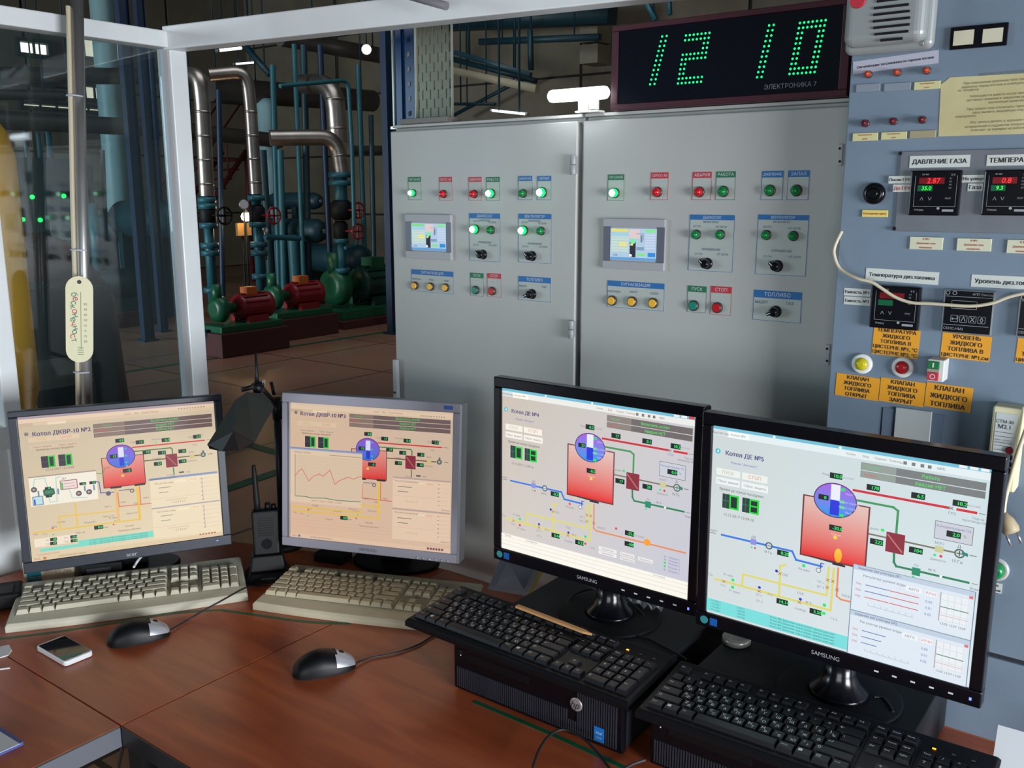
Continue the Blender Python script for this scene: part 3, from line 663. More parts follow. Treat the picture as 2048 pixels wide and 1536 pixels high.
# ------------------------------------------------------------------ cabinets
YC=1.595
def cw(x,y): return at(x,y,Y=YC)
CB1x0=cw(784,500).x; SEAM=cw(1157,500).x; CB2x1=cw(1697,200).x+.01; ZT=cw(1160,227).z
def lettering(mb,st,h,loc,base,maxw=None,mi=0,tilt=0):
    if maxw and gw(st)*h>maxw: h=maxw/gw(st)
    mb.text(st,h,Matrix.Translation(Vector(loc)-Vector(base))@Matrix.Rotation(tilt,4,'Y')@Matrix.Rotation(rad(90),4,'X'),mi)
class Face:
    """a vertical front at y=Y; pixel boxes become parts standing on it"""
    def __init__(s,t,Y): s.t=t; s.Y=Y; s.b=Vector(t.location)
    def rc(s,x0,y0,x1,y1):
        c=at((x0+x1)/2,(y0+y1)/2,Y=s.Y); a=at(x0,(y0+y1)/2,Y=s.Y); b=at(x1,(y0+y1)/2,Y=s.Y); u=at((x0+x1)/2,y0,Y=s.Y); d=at((x0+x1)/2,y1,Y=s.Y)
        return c,(b.x-a.x)/2,(u.z-d.z)/2
    def plate(s,name,x0,y0,x1,y1,mtl,th=.001,bevel=0,lines=None,lm=None,hf=.6,lname='lettering',tilt=0,wf=.9):
        c,w_,h_=s.rc(x0,y0,x1,y1); M=Matrix.Translation(c-s.b)@Matrix.Rotation(tilt,4,'Y')
        o=MB().box(-w_,w_,-th,0,-h_,h_,0,M).build(name,mtl,s.t,bevel)
        if lines:
            m_=MB(); n=len(lines)
            for i,ln in enumerate(lines):
                z=h_-(i+.5)*2*h_/n; hh_=min(2*h_/n*hf, (2*w_*wf)/max(gw(ln),.01))
                for bx in (-.05,.05): m_.text(ln,hh_,M@Matrix.Translation((bx*hh_,-th-.0003-.00003*(bx>0),z))@Matrix.Rotation(rad(90),4,'X'))
            m_.build(lname,lm or ink,o)
        return o,c,w_,h_
    def header_plate(s,x0,y0,x1,y1,hm,head,sub=None,hpx=10,grey=plate_gr):
        c,w_,h_=s.rc(x0,y0,x1,y1); b=c-s.b; hz=at((x0+x1)/2,y0+hpx,Y=s.Y).z-s.b.z; zt=b.z+h_
        o=MB().box(b.x-w_,b.x+w_,-.0008,0,b.z-h_,zt,0).box(b.x-w_,b.x+w_,-.0012,-.0008,hz,zt,1)
        e=.0007
        for q in ((b.x-w_,b.x-w_+e,b.z-h_,hz),(b.x+w_-e,b.x+w_,b.z-h_,hz),(b.x-w_,b.x+w_,b.z-h_,b.z-h_+e)): o.box(q[0],q[1],-.0011,-.0008,q[2],q[3],1)
        o=o.build('label_plate',[grey,hm],s.t)
        m_=MB()
        def T(st,x,z,h,mw,mi):
            if gw(st)*h>mw: h=mw/gw(st)
            m_.text(st,h,Matrix.Translation((x,-.0015,z))@Matrix.Rotation(rad(90),4,'X'),mi)
        T(head,b.x,(hz+zt)/2,(zt-hz)*.5,w_*1.7,0)
        for (st,px,py,hh_) in (sub or []):
            q=at(px,py,Y=s.Y)-s.b; T(st,q.x,q.z,hh_,w_*.95,1)
        m_.build('lettering',[ink_white,ink_blue],o); return o
    def lamp(s,px,py,mtl,lit=False,r=.0078,name='indicator_lamp'):
        q=at(px,py,Y=s.Y)-s.b; q.y=0
        m_=MB().lathe(q,(0,-1,0),[(0,r*1.15),(.004,r*1.15),(.005,r)],20,1)
        m_.lathe(q+Vector((0,-.004,0)),(0,-1,0),[(0,r),(.006,r*.96),(.010,r*.7),(.012,r*.25)],20,0)
        if lit: m_.lathe(q+Vector((0,-.0135,0)),(0,-1,0),[(0,r*.80),(.003,r*.62),(.0042,r*.2)],20,2)
        return m_.build(name,[lamp_glow if lit else mtl, rim, lamp_on],s.t)
    def button(s,px,py,mtl,r=.0076):
        q=at(px,py,Y=s.Y)-s.b; q.y=0
        return MB().lathe(q,(0,-1,0),[(0,r*1.25),(.006,r*1.22),(.007,r*1.0)],20,1).lathe(q+Vector((0,-.003,0)),(0,-1,0),[(0,r*.95),(.0055,r*.95),(.006,r*.85)],20,0).build('push_button',[mtl,rim],s.t)
    def knob(s,px,py,ang=-50,r=.0095):
        q=at(px,py,Y=s.Y)-s.b; q.y=0
        m_=MB().lathe(q,(0,-1,0),[(0,r*1.15),(.004,r*1.1),(.005,r*.95),(.009,r*.9)],20)
        M=Matrix.Translation(q)@Matrix.Rotation(rad(ang),4,'Y')
        m_.lathe(q+Vector((0,-.008,0)),(0,-1,0),[(0,r*.9),(.008,r*.82),(.010,r*.6)],18); m_.box(-.0030,.0030,-.0205,-.006,-r*.6,r*1.15,0,M)
        o=m_.build('selector_knob',black_gloss,s.t,.0006)
        MB().box(-.0007,.0007,-.0210,-.0205,r*.3,r*1.05,0,M).build('pointer_mark',ink_white,o); return o

def cabinet(x0,x1,label):
    t=thing('control_cabinet',label,'cabinet',((x0+x1)/2,YC,0)); w_=(x1-x0)/2
    MB().box(-w_,w_,.022,.42,.1,ZT-.006).build('body',cab_paint,t,.003)
    MB().box(-w_+.001,w_-.001,.03,.41,0,.1).build('plinth',mat('plinth_dark',(50,52,56),.6),t)
    MB().box(-w_+.0035,w_-.0035,0,.021,.115,ZT-.014).build('door',cab_paint,t,.003,3)
    MB().box(-w_,w_,.012,.425,ZT-.006,ZT).build('top_plate',cab_paint,t,.001)
    return t
c1_=cabinet(CB1x0,SEAM-.0035,'left grey control cabinet with five green lamps lit, under the cable trays')
c2_=cabinet(SEAM+.0035,CB2x1,'right grey control cabinet with one green lamp lit, under the digital clock')
F1=Face(c1_,YC); F2=Face(c2_,YC)
def hinge(F,px,y0,y1,w_=.014):
    a=at(px,y0,Y=F.Y)-F.b; b=at(px,y1,Y=F.Y)-F.b; m_=MB()
    z0_,z1_=b.z,a.z; x=a.x
    m_.cyl((x,-.008,z0_),(x,-.008,z0_+(z1_-z0_)*.49),.0062,12).cyl((x,-.008,z0_+(z1_-z0_)*.51),(x,-.008,z1_),.0062,12).box(x-.006,x+.006,-.006,0,z0_+.003,z1_-.003)
    m_.build('hinge',mat('hinge_grey',(150,154,156),.35),F.t,.0008)
hinge(F1,1151,310,350); hinge(F1,1147,640,676)
for (a,b,c,d) in ((1676,288,1686,332),(1651,688,1660,730)):
    F2.plate('hinge_leaf',a,b,c,d,cab_paint,.004,.001)
    for yy in (b+9,d-9): 
        q=at((a+c)/2,yy,Y=YC)-F2.b; MB().lathe((q.x,-.004,q.z),(0,-1,0),[(0,.0022),(.0015,.0018)],8).build('screw',black_matte,F2.t)
q0=at(795,718,Y=YC)-F1.b; q1=at(800,800,Y=YC)-F1.b
hd=MB().box(q0.x-.006,q0.x+.007,-.012,-.0005,q1.z,q0.z).build('door_handle',mat('handle_light',(196,200,202),.35),c1_,.002); 
MB().lathe((q0.x,-.0125,q1.z+.02),(0,-1,0),[(0,.003),(.001,.003)],10).build('keyhole',black_matte,hd)
q0=at(1215,190,Y=YC)
def hmi(F,x0,y0,x1,y1,sx0,sy0,sx1,sy1):
    c,w_,h_=F.rc(x0,y0,x1,y1); b=c-F.b; s_,sw,sh=F.rc(sx0,sy0,sx1,sy1); sb=s_-F.b
    grey=mat('hmi_grey',(165,165,170),.4); dk=mat('hmi_dark',(96,98,112),.35)
    o=MB().box(b.x-w_,b.x+w_,-.006,0,b.z-h_,b.z+h_,0)
    o.box(b.x-w_,b.x+w_,-.009,-.006,sb.z+sh+.003,b.z+h_,0).box(b.x-w_,b.x+w_,-.009,-.006,b.z-h_,sb.z-sh-.003,0).box(b.x-w_,sb.x-sw,-.0075,-.006,sb.z-sh-.003,sb.z+sh+.003,1).box(sb.x+sw,b.x+w_,-.0075,-.006,sb.z-sh-.003,sb.z+sh+.003,1)
    o=o.build('operator_panel',[grey,dk],F.t,.001)
    d=Scr(1000,750); d.rect(0,0,1000,750,(178,205,228)); d.rect(20,20,380,80,(120,225,120) if F is F1 else (240,225,90)); d.rect(0,690,1000,750,(90,160,220))
    d.rect(20,110,420,150,(150,215,235)); d.rect(760,20,980,90,(130,235,150)); d.rect(410,20,640,230,(225,205,205)); d.rect(20,190,400,560,(200,222,215)); d.rect(200,330,360,420,(245,235,120))
    d.rect(430,300,560,680,(24,28,44)); d.circ(495,300,62,(120,240,170)); d.rect(440,360,500,400,(250,245,150)); d.rect(575,430,740,510,(130,160,190)); d.rect(600,590,760,640,(120,235,120)); d.rect(820,560,980,660,(30,140,220))
    for k in range(6): d.rect(760,130+k*62,970,160+k*62,(205,215,245))
    for k in range(5): d.line([(30,230+k*70),(380,230+k*70)],8,(160,190,200))
    d.rect(660,150,700,320,(120,130,150)); d.line([(560,120),(720,120),(720,280)],10,(100,120,160)); d.circ(450,640,34,(240,240,240)); d.text('OK',120,640,50,(40,60,120))
    d.build('display',o,scr_hmi,Matrix.Translation((sb.x,-.0078,sb.z)),sw*2,sh*2)

class Scr:
    def __init__(s,W=1000,H=800): s.W=W;s.H=H;s.v=[];s.f=[];s.c=[];s.l=0
    def _a(s,pts,faces,cols):
        s.l+=1; b=len(s.v)
        for p in pts: s.v.append((p[0],p[1],s.l))
        for f in faces: s.f.append([b+i for i in f]); s.c+= [cols[i] if isinstance(cols,list) else cols for i in f]
    def rect(s,u0,v0,u1,v1,c,c2=None):
        c=lin(c); c2=lin(c2) if c2 else c
        s._a([(u0,v1),(u1,v1),(u1,v0),(u0,v0)],[(0,1,2,3)],[c2,c2,c,c])
    def grect(s,u0,v0,u1,v1,cs):
        """corner colours: top-left, top-right, bottom-right, bottom-left"""
        n=8; pts=[];cols=[];fs=[]; cs=[lin(c) for c in cs]
        for j in range(n+1):
            for i in range(n+1):
                a=i/n;b=j/n; pts.append((u0+(u1-u0)*a,v0+(v1-v0)*b))
                cols.append(tuple((cs[0][k]*(1-a)+cs[1][k]*a)*(1-b)+(cs[3][k]*(1-a)+cs[2][k]*a)*b for k in range(3)))
        for j in range(n):
            for i in range(n): q=j*(n+1)+i; fs.append((q+n+1,q+n+2,q+1,q))
        s._a(pts,fs,cols)
    def poly(s,pts,c): s._a(pts,[tuple(range(len(pts)))],lin(c))
    def line(s,pts,w_,c):
        c=lin(c); P=[Vector(p) for p in pts]
        vs=[];fs=[]
        for i in range(len(P)-1):
            d=(P[i+1]-P[i]).normalized(); n=Vector((-d.y,d.x))*w_/2; a=P[i]-d*(w_/2 if i else 0); b=P[i+1]+d*(w_/2 if i<len(P)-2 else 0)
            k=len(vs); vs+=[tuple(a-n),tuple(b-n),tuple(b+n),tuple(a+n)]; fs.append((k+3,k+2,k+1,k))
        s._a(vs,fs,c)
    def circ(s,u,v,r,c,c2=None,ry=None,n=22):
        c=lin(c); c2=lin(c2) if c2 else c; ry=ry or r; pts=[];cols=[]
        for k in range(n):
            a=-2*math.pi*k/n; pts.append((u+r*math.cos(a),v+ry*math.sin(a))); t_=(math.sin(a)+1)/2; cols.append(tuple(c[i]*(1-t_)+c2[i]*t_ for i in range(3)))
        pts.append((u,v)); cols.append(tuple((c[i]+c2[i])/2 for i in range(3)))
        s._a(pts,[(n,k,(k+1)%n) for k in range(n)],cols)
    def text(s,st,u,v,h,c,left=False,bold=0,width=0):
        g_,f=glyphs(st)
        if width: h=width/gw(st)
        if not g_: return
        k=gw(st)*h/2 if left else 0
        for dx in ((0,bold) if bold else (0,)):
            s._a([(u+k+x*h+dx,v-y*h) for x,y in g_],f,lin(c))
    def disp(s,u,v,st,w_=46,h=22):
        s.rect(u-w_/2,v-h/2,u+w_/2,v+h/2,(14,22,20)); s.text(st,u+w_*.16,v,h*.58,(40,235,110),bold=1.2)
    def build(s,name,parent,mtl,M,W,H):
        me=bpy.data.meshes.new(name)
        dl=6e-6
        me.from_pydata([tuple(M@Vector(((u/s.W-.5)*W,-l*dl,(.5-v/s.H)*H))) for u,v,l in s.v],[],s.f)
        a=me.color_attributes.new('Col','FLOAT_COLOR','CORNER'); fl=[]
        for c in s.c: fl+=[*c,1]
        a.data.foreach_set('color',fl); me.materials.append(mtl)
        o=bpy.data.objects.new(name,me); COL.objects.link(o); o.parent=parent; return o
scr_hmi=screen_mat('operator_display',.95)

# left cabinet face
F1.header_plate(817,354,843,400,hdr_green,'ПИТАНИЕ'); F1.lamp(828,386,lamp_g,True,.0070)
F1.header_plate(879,354,905,401,hdr_red,'СБРОС АВ'); F1.lamp(889,388,lamp_r)
F1.header_plate(938,354,964,401,hdr_red,'АВАРИЯ'); F1.lamp(950,388,lamp_r)
F1.header_plate(973,354,1000,401,hdr_green,'РАБОТА'); F1.lamp(984,387,lamp_g,True,.0085)
F1.header_plate(1037,352,1065,400,hdr_blue,'ДАВЛЕНИЕ'); F1.lamp(1048,387,lamp_g)
F1.header_plate(1075,352,1103,400,hdr_blue,'ЗАПАЛ'); F1.lamp(1086,385,lamp_g,True,.0092)
hmi(F1,815,429,905,518,827,447,896,500)
sm=.0042
def fan_plate(F,x0,y0,x1,y1,head,la,lb_,kn,lit):
    w_=x1-x0; m_=(x0+x1)/2
    F.header_plate(x0,y0,x1,y1,hdr_blue,head,[('ВКЛЮЧЕНО',m_,y0+14,sm*.85),('ОТ ПЧ',la[0]+1,la[1]-16,sm*.8),('ОТ СЕТИ',lb_[0]+1,lb_[1]-15,sm*.8),('УПРАВЛЕНИЕ',m_,(la[1]+kn[1])/2+1,sm*.9),('ОТ ПЧ',x0+w_*.22,kn[1]-19,sm*.8),('ОТ СЕТИ',x0+w_*.76,kn[1]-18,sm*.8)],10)
    F.lamp(la[0],la[1],lamp_g,lit,.0088 if lit else .0078); F.lamp(lb_[0],lb_[1],lamp_g); F.knob(*kn)
fan_plate(F1,939,427,1001,523,'ДЫМОСОС',(952,458.5),(984,460),(967,509),True)
fan_plate(F1,1037,428,1103,526,'ВЕНТИЛЯТОР',(1049,461),(1084,462),(1065,512),True)
F1.header_plate(823,541,907,585,hdr_blue,'СИГНАЛИЗАЦИЯ',[('КОНТРОЛЬ',834,558,sm*.8),('СБРОС',864,560,sm*.8),('СЪЁМ',893,562,sm*.8)],10)
for q in ((832,571),(863,573),(893,575)): F1.button(*q,lamp_y)
F1.header_plate(941,546,968,592,hdr_green,'ПУСК'); F1.button(953,580,lamp_t)
F1.header_plate(975,547,1003,594,hdr_red,'СТОП'); F1.button(986,582,lamp_r)
F1.header_plate(1037,554,1102,602,hdr_blue,'ТОПЛИВО',[('МАЗУТ',1047,572,sm),('ГАЗ',1089,574,sm)],11); F1.knob(1065,588,-115)
# right cabinet face
F2.header_plate(1216,349,1249,401,hdr_green,'ПИТАНИЕ',hpx=11); F2.lamp(1231,386,lamp_g,True,.0084)
F2.header_plate(1302,345,1337,400,hdr_red,'СБРОС АВ',hpx=12); F2.lamp(1316,384,lamp_r,r=.0085)
F2.header_plate(1385,344,1423,400,hdr_red,'АВАРИЯ',hpx=12); F2.lamp(1400,384,lamp_r,r=.0085)
F2.header_plate(1432,343,1471,400,hdr_green,'РАБОТА',hpx=12); F2.lamp(1448,383,lamp_g,r=.0088)
F2.header_plate(1523,342,1566,400,hdr_blue,'ДАВЛЕНИЕ',hpx=13); F2.lamp(1541,381,lamp_g,r=.0088)
F2.header_plate(1575,341,1618,400,hdr_blue,'ЗАПАЛ',hpx=13); F2.lamp(1594,381,lamp_g,r=.0088)
hmi(F2,1209,438,1331,539,1224,457,1316,520)
fan_plate(F2,1378,430,1467,543,'ДЫМОСОС',(1394,469),(1442,469),(1415,527),False)
fan_plate(F2,1513,430,1614,551,'ВЕНТИЛЯТОР',(1534,470),(1588,472),(1555,532),False)
F2.header_plate(1214,564,1328,618,hdr_blue,'СИГНАЛИЗАЦИЯ',[('КОНТРОЛЬ',1229,583,sm*.9),('СБРОС',1268,584,sm*.9),('СЪЁМ',1309,587,sm*.9)],11)
for q in ((1226,601),(1266,603),(1308,606)): F2.button(*q,lamp_y,.0082)
F2.header_plate(1375,572,1413,625,hdr_green,'ПУСК',hpx=12); F2.button(1389,611,lamp_t,.0082)
F2.header_plate(1421,573,1463,630,hdr_red,'СТОП',hpx=13); F2.button(1436,615,lamp_r,.0082)
F2.header_plate(1506,582,1602,643,hdr_blue,'ТОПЛИВО',[('МАЗУТ',1524,604,.005),('ГАЗ',1580,607,.005)],15); F2.knob(1552,623,-115)

# ------------------------------------------------------------------ on top of the cabinets
# slotted tray and blue tray
p0=at(835,236,Y=1.68); p1=at(905,236,Y=1.68); W_=p1.x-p0.x; t=thing('cable_tray','grey slotted metal cable tray standing on the left cabinet','cable tray',(p0.x,1.68,ZT))
m_=MB(); Hh=.42; ncol=9; colw=W_/ncol
for i in range(ncol+1): x=i*colw; m_.box(max(0,x-colw*.33),min(W_,x+colw*.33),0,.0015,0,Hh)
pitch=.040
for i in range(ncol):
    x0_=i*colw+colw*.33; x1_=(i+1)*colw-colw*.33; off=(i%2)*pitch/2; z=off-pitch
    while z<Hh:
        a=max(0,z+.022); b=min(Hh,z+pitch)
        if b>a: m_.box(x0_,x1_,0,.0015,a,b)
        z+=pitch
tray_grey=mat('galvanised_grey',(128,132,118),.5,.3)
m_.build('slotted_plate',tray_grey,t)
MB().box(-.001,.0005,-.006,.004,0,Hh).box(W_-.0005,W_+.001,-.003,.004,0,Hh).build('side_flange',mat('galv_light',(170,172,160),.4,.4),t)
p0=at(788,232,Y=1.72); p1=at(832,232,Y=1.72); t=thing('cable_duct','blue perforated cable duct standing left of the grey slotted tray','cable duct',(p0.x,1.72,ZT)); W_=p1.x-p0.x
blue_t=mat('blue_duct_paint',(22,66,122),.4)
MB().box(.006,W_,0,.002,0,.42).box(W_*.42,W_*.46,-.006,0,0,.42).build('back_plate',blue_t,t)
MB().box(0,.005,-.004,.006,0,.42).build('side_flange',mat('galv_light',(170,172,160)),t)
for k in range(9):
    z=.03+k*.034; MB().prism([(W_*.68,z),(W_*.78,z+.003),(W_*.78,z+.013),(W_*.68,z+.011)],-.0015,0).build('slot',mat('slot_pale',(170,160,160),.6) if 0<k<5 else ink,t)
MB().box(0.004,.05,-.018,.02,-.0,.008).build('foot_plate',steel,t,.001)
o=MB().box(0,.14,0,.05,0,.012).build('metal_strip',mat('strip_grey',(120,112,108),.5,.4),None,.001); o.location=(at(803,236,Y=1.60).x,1.595,ZT); tag(o,'flat metal strip lying in front of the cable trays','strip')
# LED lamp
pc_=at(1156,189,Y=1.59); t=thing('led_lamp','glowing white tube lamp on a bracket above the cabinet seam','lamp',(pc_.x,1.59,ZT))
zc=pc_.z-ZT; hw_=(at(1215,189,Y=1.59).x-at(1097,189,Y=1.59).x)/2; r_=.0125
led=mat('led_tube_lit',(244,250,255),.4,emit=3)
MB().lathe((-hw_,0,zc),(1,0,0),[(0,r_*.55),(.004,r_*.9),(.010,r_),(2*hw_-.010,r_),(2*hw_-.004,r_*.9),(2*hw_,r_*.55)],24).build('diffuser',led,t)
MB().box(.004,.022,-.006,.012,0,zc-r_*.8).box(.030,.042,-.006,.012,.006,zc-r_*.8).box(-.002,.05,-.008,.02,0,.004).build('bracket',mat('bracket_white',(210,214,205),.4),t,.001)
ll=bpy.data.lights.new('led_lamp_light','AREA'); ll.shape='RECTANGLE'; ll.size=.12; ll.size_y=.02; ll.energy=.12; ll.color=(.93,.97,1)
lo=bpy.data.objects.new('led_lamp_light',ll); COL.objects.link(lo); lo.location=(pc_.x,1.59-.03,pc_.z); lo.rotation_euler=(rad(60),0,0)
# clock
Yk=1.593
k00=at(1224,214,Y=Yk); k10=at(1695,186,Y=Yk); kt=at(1455,30,Y=Yk)
X0,X1=k00.x,k10.x; ZB=ZT+.001; ZTp=at(1232,52,Y=Yk).z
t=thing('digital_clock','long dark LED wall clock showing 12 10 in green dots','clock',((X0+X1)/2,Yk,ZT))
W_=(X1-X0)/2; H_=ZTp-ZB
maroon=mat('maroon_case',(66,20,34),.4); clk_glass=mat('clock_filter',(6,10,22),.12)
MB().box(-W_,W_,0,.09,.001,H_).build('case',maroon,t,.002)
MB().box(-W_,W_,-.006,0,.001,.012).box(-W_,W_,-.006,0,H_-.010,H_).box(-W_,-W_+.014,-.006,0,.012,H_-.01).box(W_-.014,W_,-.006,0,.012,H_-.01).build('front_frame',maroon,t,.001)
MB().box(-W_+.0125,W_-.0125,-.003,-.0005,.0125,H_-.0105).build('front_glass',clk_glass,t)
led_g=mat('clock_led_green',(20,245,130),.4,emit=1.35)
def digit(ch,xb,yb,xt,yt,wpx):
    """bottom-left dot and top-left dot pixels, slanted 7x11 dot matrix"""
    pat={'1':['0000011']*11,'2':['1111111','1111111','0000011','0000011','1111111','1111111','1100000','1100000','1100000','1111111','1111111'],
         '0':['1111111','1111111']+['1100011']*7+['1111111','1111111']}[ch]
    B=at(xb,yb,Y=Yk-.003)-Vector(t.location); T_=at(xt,yt,Y=Yk-.003)-Vector(t.location); wv=at(xb+wpx,yb,Y=Yk-.003).x-at(xb,yb,Y=Yk-.003).x
    m_=MB()
    for r in range(11):
        for c in range(7):
            if pat[r][c]=='1':
                k=1-r/10; x=B.x+(T_.x-B.x)*k+wv*c/6; z=B.z+(T_.z-B.z)*k
                m_.lathe((x,-.0031,z),(0,-1,0),[(0,.0021),(.0008,.0018)],7)
    return m_.build('digit',led_g,t)
digit('1',1257,172,1280,78,52); digit('2',1356,167,1372,71,46); digit('1',1470,158,1493,56,53); digit('0',1579,148,1600,46,50)
q=at(1580,171,Y=Yk-.003)-Vector(t.location); m_=MB(); lettering(m_,'ЭЛЕКТРОНИКА 7',.0075,(q.x,-.0034,q.z),(0,0,0),.115); m_.build('lettering',mat('clock_print',(120,122,128),.5),t)

# ------------------------------------------------------------------ grey-blue instrument panel
YP=1.515
PX0=at(1676,500,Y=YP).x; XR=.55
t=thing('instrument_panel','blue-grey instrument panel crowded with labels, right of the grey cabinets','panel',(0,YP,0)); G=Face(t,YP)
zs=at(2010,1318,Y=YP).z
MB().box(PX0,XR,0,.5,zs+.004,2.35).build('upper_plate',panel_paint,t,.002)
MB().box(PX0,XR,.001,.5,0,zs-.004).build('lower_plate',panel_paint,t,.002)
MB().box(PX0+.002,XR,.008,.4,zs-.004,zs+.004).build('seam',ink,t)
# strips, plates
G.plate('paper_label',1705,112,1874,138,mat('strip_lilac',(178,180,196),.6),.0008,0,['Сигнализация загазованности горелок котлов'],ink,.45,tilt=rad(-3.2))
lamp_o=mat('lamp_orange',(170,62,34),.3); lamp_d=mat('lamp_maroon',(92,16,30),.3)
for q in ((1738,149),(1796,145.5),(1855,141.5)): G.lamp(*q,lamp_o,r=.0048)
for q in ((1732,247),(1788,243),(1846,240)): G.lamp(*q,lamp_d,r=.0050)
cy_=mat('name_plate_cream',(206,202,150),.5); gy_=mat('name_plate_grey',(132,142,156),.5)
for (a,b,c,d,mm) in ((1713,168,1761,184,gy_),(1769,166,1822,182,gy_),(1829,163,1881,179,cy_),(1706,266,1756,282,cy_),(1763,264,1814,279,cy_),(1820,261,1872,276,mat('name_plate_aged',(160,152,120),.6))):
    G.plate('name_plate',a,b,c,d,mm,.003,.0006,['Загазованность','котёл'] if mm is cy_ else None,ink_red,.32)
# megaphone box
p=at(1766,40,Y=YP); t_=thing('loudspeaker','light grey metal loudspeaker box with slots at the top of the panel','loudspeaker',(p.x,YP,p.z)); FL=Face(t_,YP-.05)
a=at(1677,60,Y=YP-.05)-Vector((p.x,0,p.z)); b=at(1857,60,Y=YP-.05)-Vector((p.x,0,p.z)); zb=(at(1766,99,Y=YP-.05)-p).z; ztp=zb+.27
sp=mat('speaker_grey',(150,156,156),.35,.1)
MB().box(a.x,b.x,-.022,0,zb,ztp).build('back_shell',sp,t_,.018,5)
MB().box(a.x+.006,b.x-.006,-.05,-.018,zb+.008,ztp-.006).build('front_cover',sp,t_,.014,5)
for k in range(9):
    y=(79-k*13.2); wpx=[26,40,43,44,43,41,34,28,20][k] if k<9 else 20; cx0=1783
    q=at(cx0,y,Y=YP-.05)-p; d_=wpx/FPX*1.75*.62
    MB().box(q.x-d_,q.x+d_,-.0525,-.0485,q.z-.0016,q.z+.0016).build('slot',black_matte,t_)
for (px,py) in ((1843,86),): q=at(px,py,Y=YP-.05)-p; MB().lathe((q.x,-.05,q.z),(0,-1,0),[(0,.004),(.002,.003)],10).build('screw',steel,t_)
q=at(1716,0,Y=YP-.05)-p; MB().lathe((q.x,-.05,q.z),(0,-1,0),[(0,.012),(.003,.011)],16).build('badge',hdr_red,t_)
# twin window
o,c,w_,h_=G.plate('meter_frame',1901,51,2015,96,black_gloss,.006,.001)
for (a,b,cc,d) in ((1909,62,1949,91),(1967,58,2007,86)): G.plate('meter_window',a,b,cc,d,mat('meter_cream',(208,204,180),.5),.0068)
# notice sheet
c0=at(1882,169,Y=YP); c1=at(2075,145,Y=YP); c2=at(2075,267,Y=YP); c3=at(1877,273,Y=YP)
sh=thing('notice_sheet','yellowed typed notice sheet taped to the top of the panel','notice',(c3.x,YP,c3.z)); b_=Vector(sh.location)
pts=[((v-b_).x,(v-b_).z) for v in (c3,c2,c1,at(1900,155,Y=YP),at(1893,161,Y=YP),c0)]
MB().prism(pts,-.0008,-.0002).build('sheet',mat('paper_yellowed',(206,202,158),.7,rgb2=(186,172,124),nscale=7),sh)
m_=MB(); y=0
lines_=[(.062,.098,'ИНСТРУКЦИЯ ПО БЕЗОПАСНОСТИ'),(.075,.086,'При повышении давления газа сверх нормы закрыть'),(.068,.080,'задвижку перед котлом и сообщить начальнику смены'),(.03,.074,'по телефону'),(.075,.064,'Запрещается работа котла при неисправных'),(.072,.058,'датчиках пламени и закрытом дымоходе котла'),(.055,.052,'вентиляция включена'),(.075,.043,'При запахе газа отключить горелки и открыть'),(.070,.037,'окна вызвать аварийную службу тел 04'),(.028,.031,'немедленно'),(.076,.021,'Все записи делать в журнале смены без'),(.070,.014,'исправлений и подчисток оператор котельной'),(.07,.008,'отвечает за порядок на рабочем месте')]
for (wd,z,st) in lines_:
    h=.0032; k=min(1,(wd*2)/(gw(st)*h)); m_.text(st,h*k if k<1 else h,Matrix.Translation((.088 if wd>.035 else .035,-.0011,z*.85+.001))@Matrix.Rotation(rad(-.8),4,'Y')@Matrix.Rotation(rad(90),4,'X'))
m_.build('typed_lines',mat('faded_ink',(112,108,84),.7),sh)
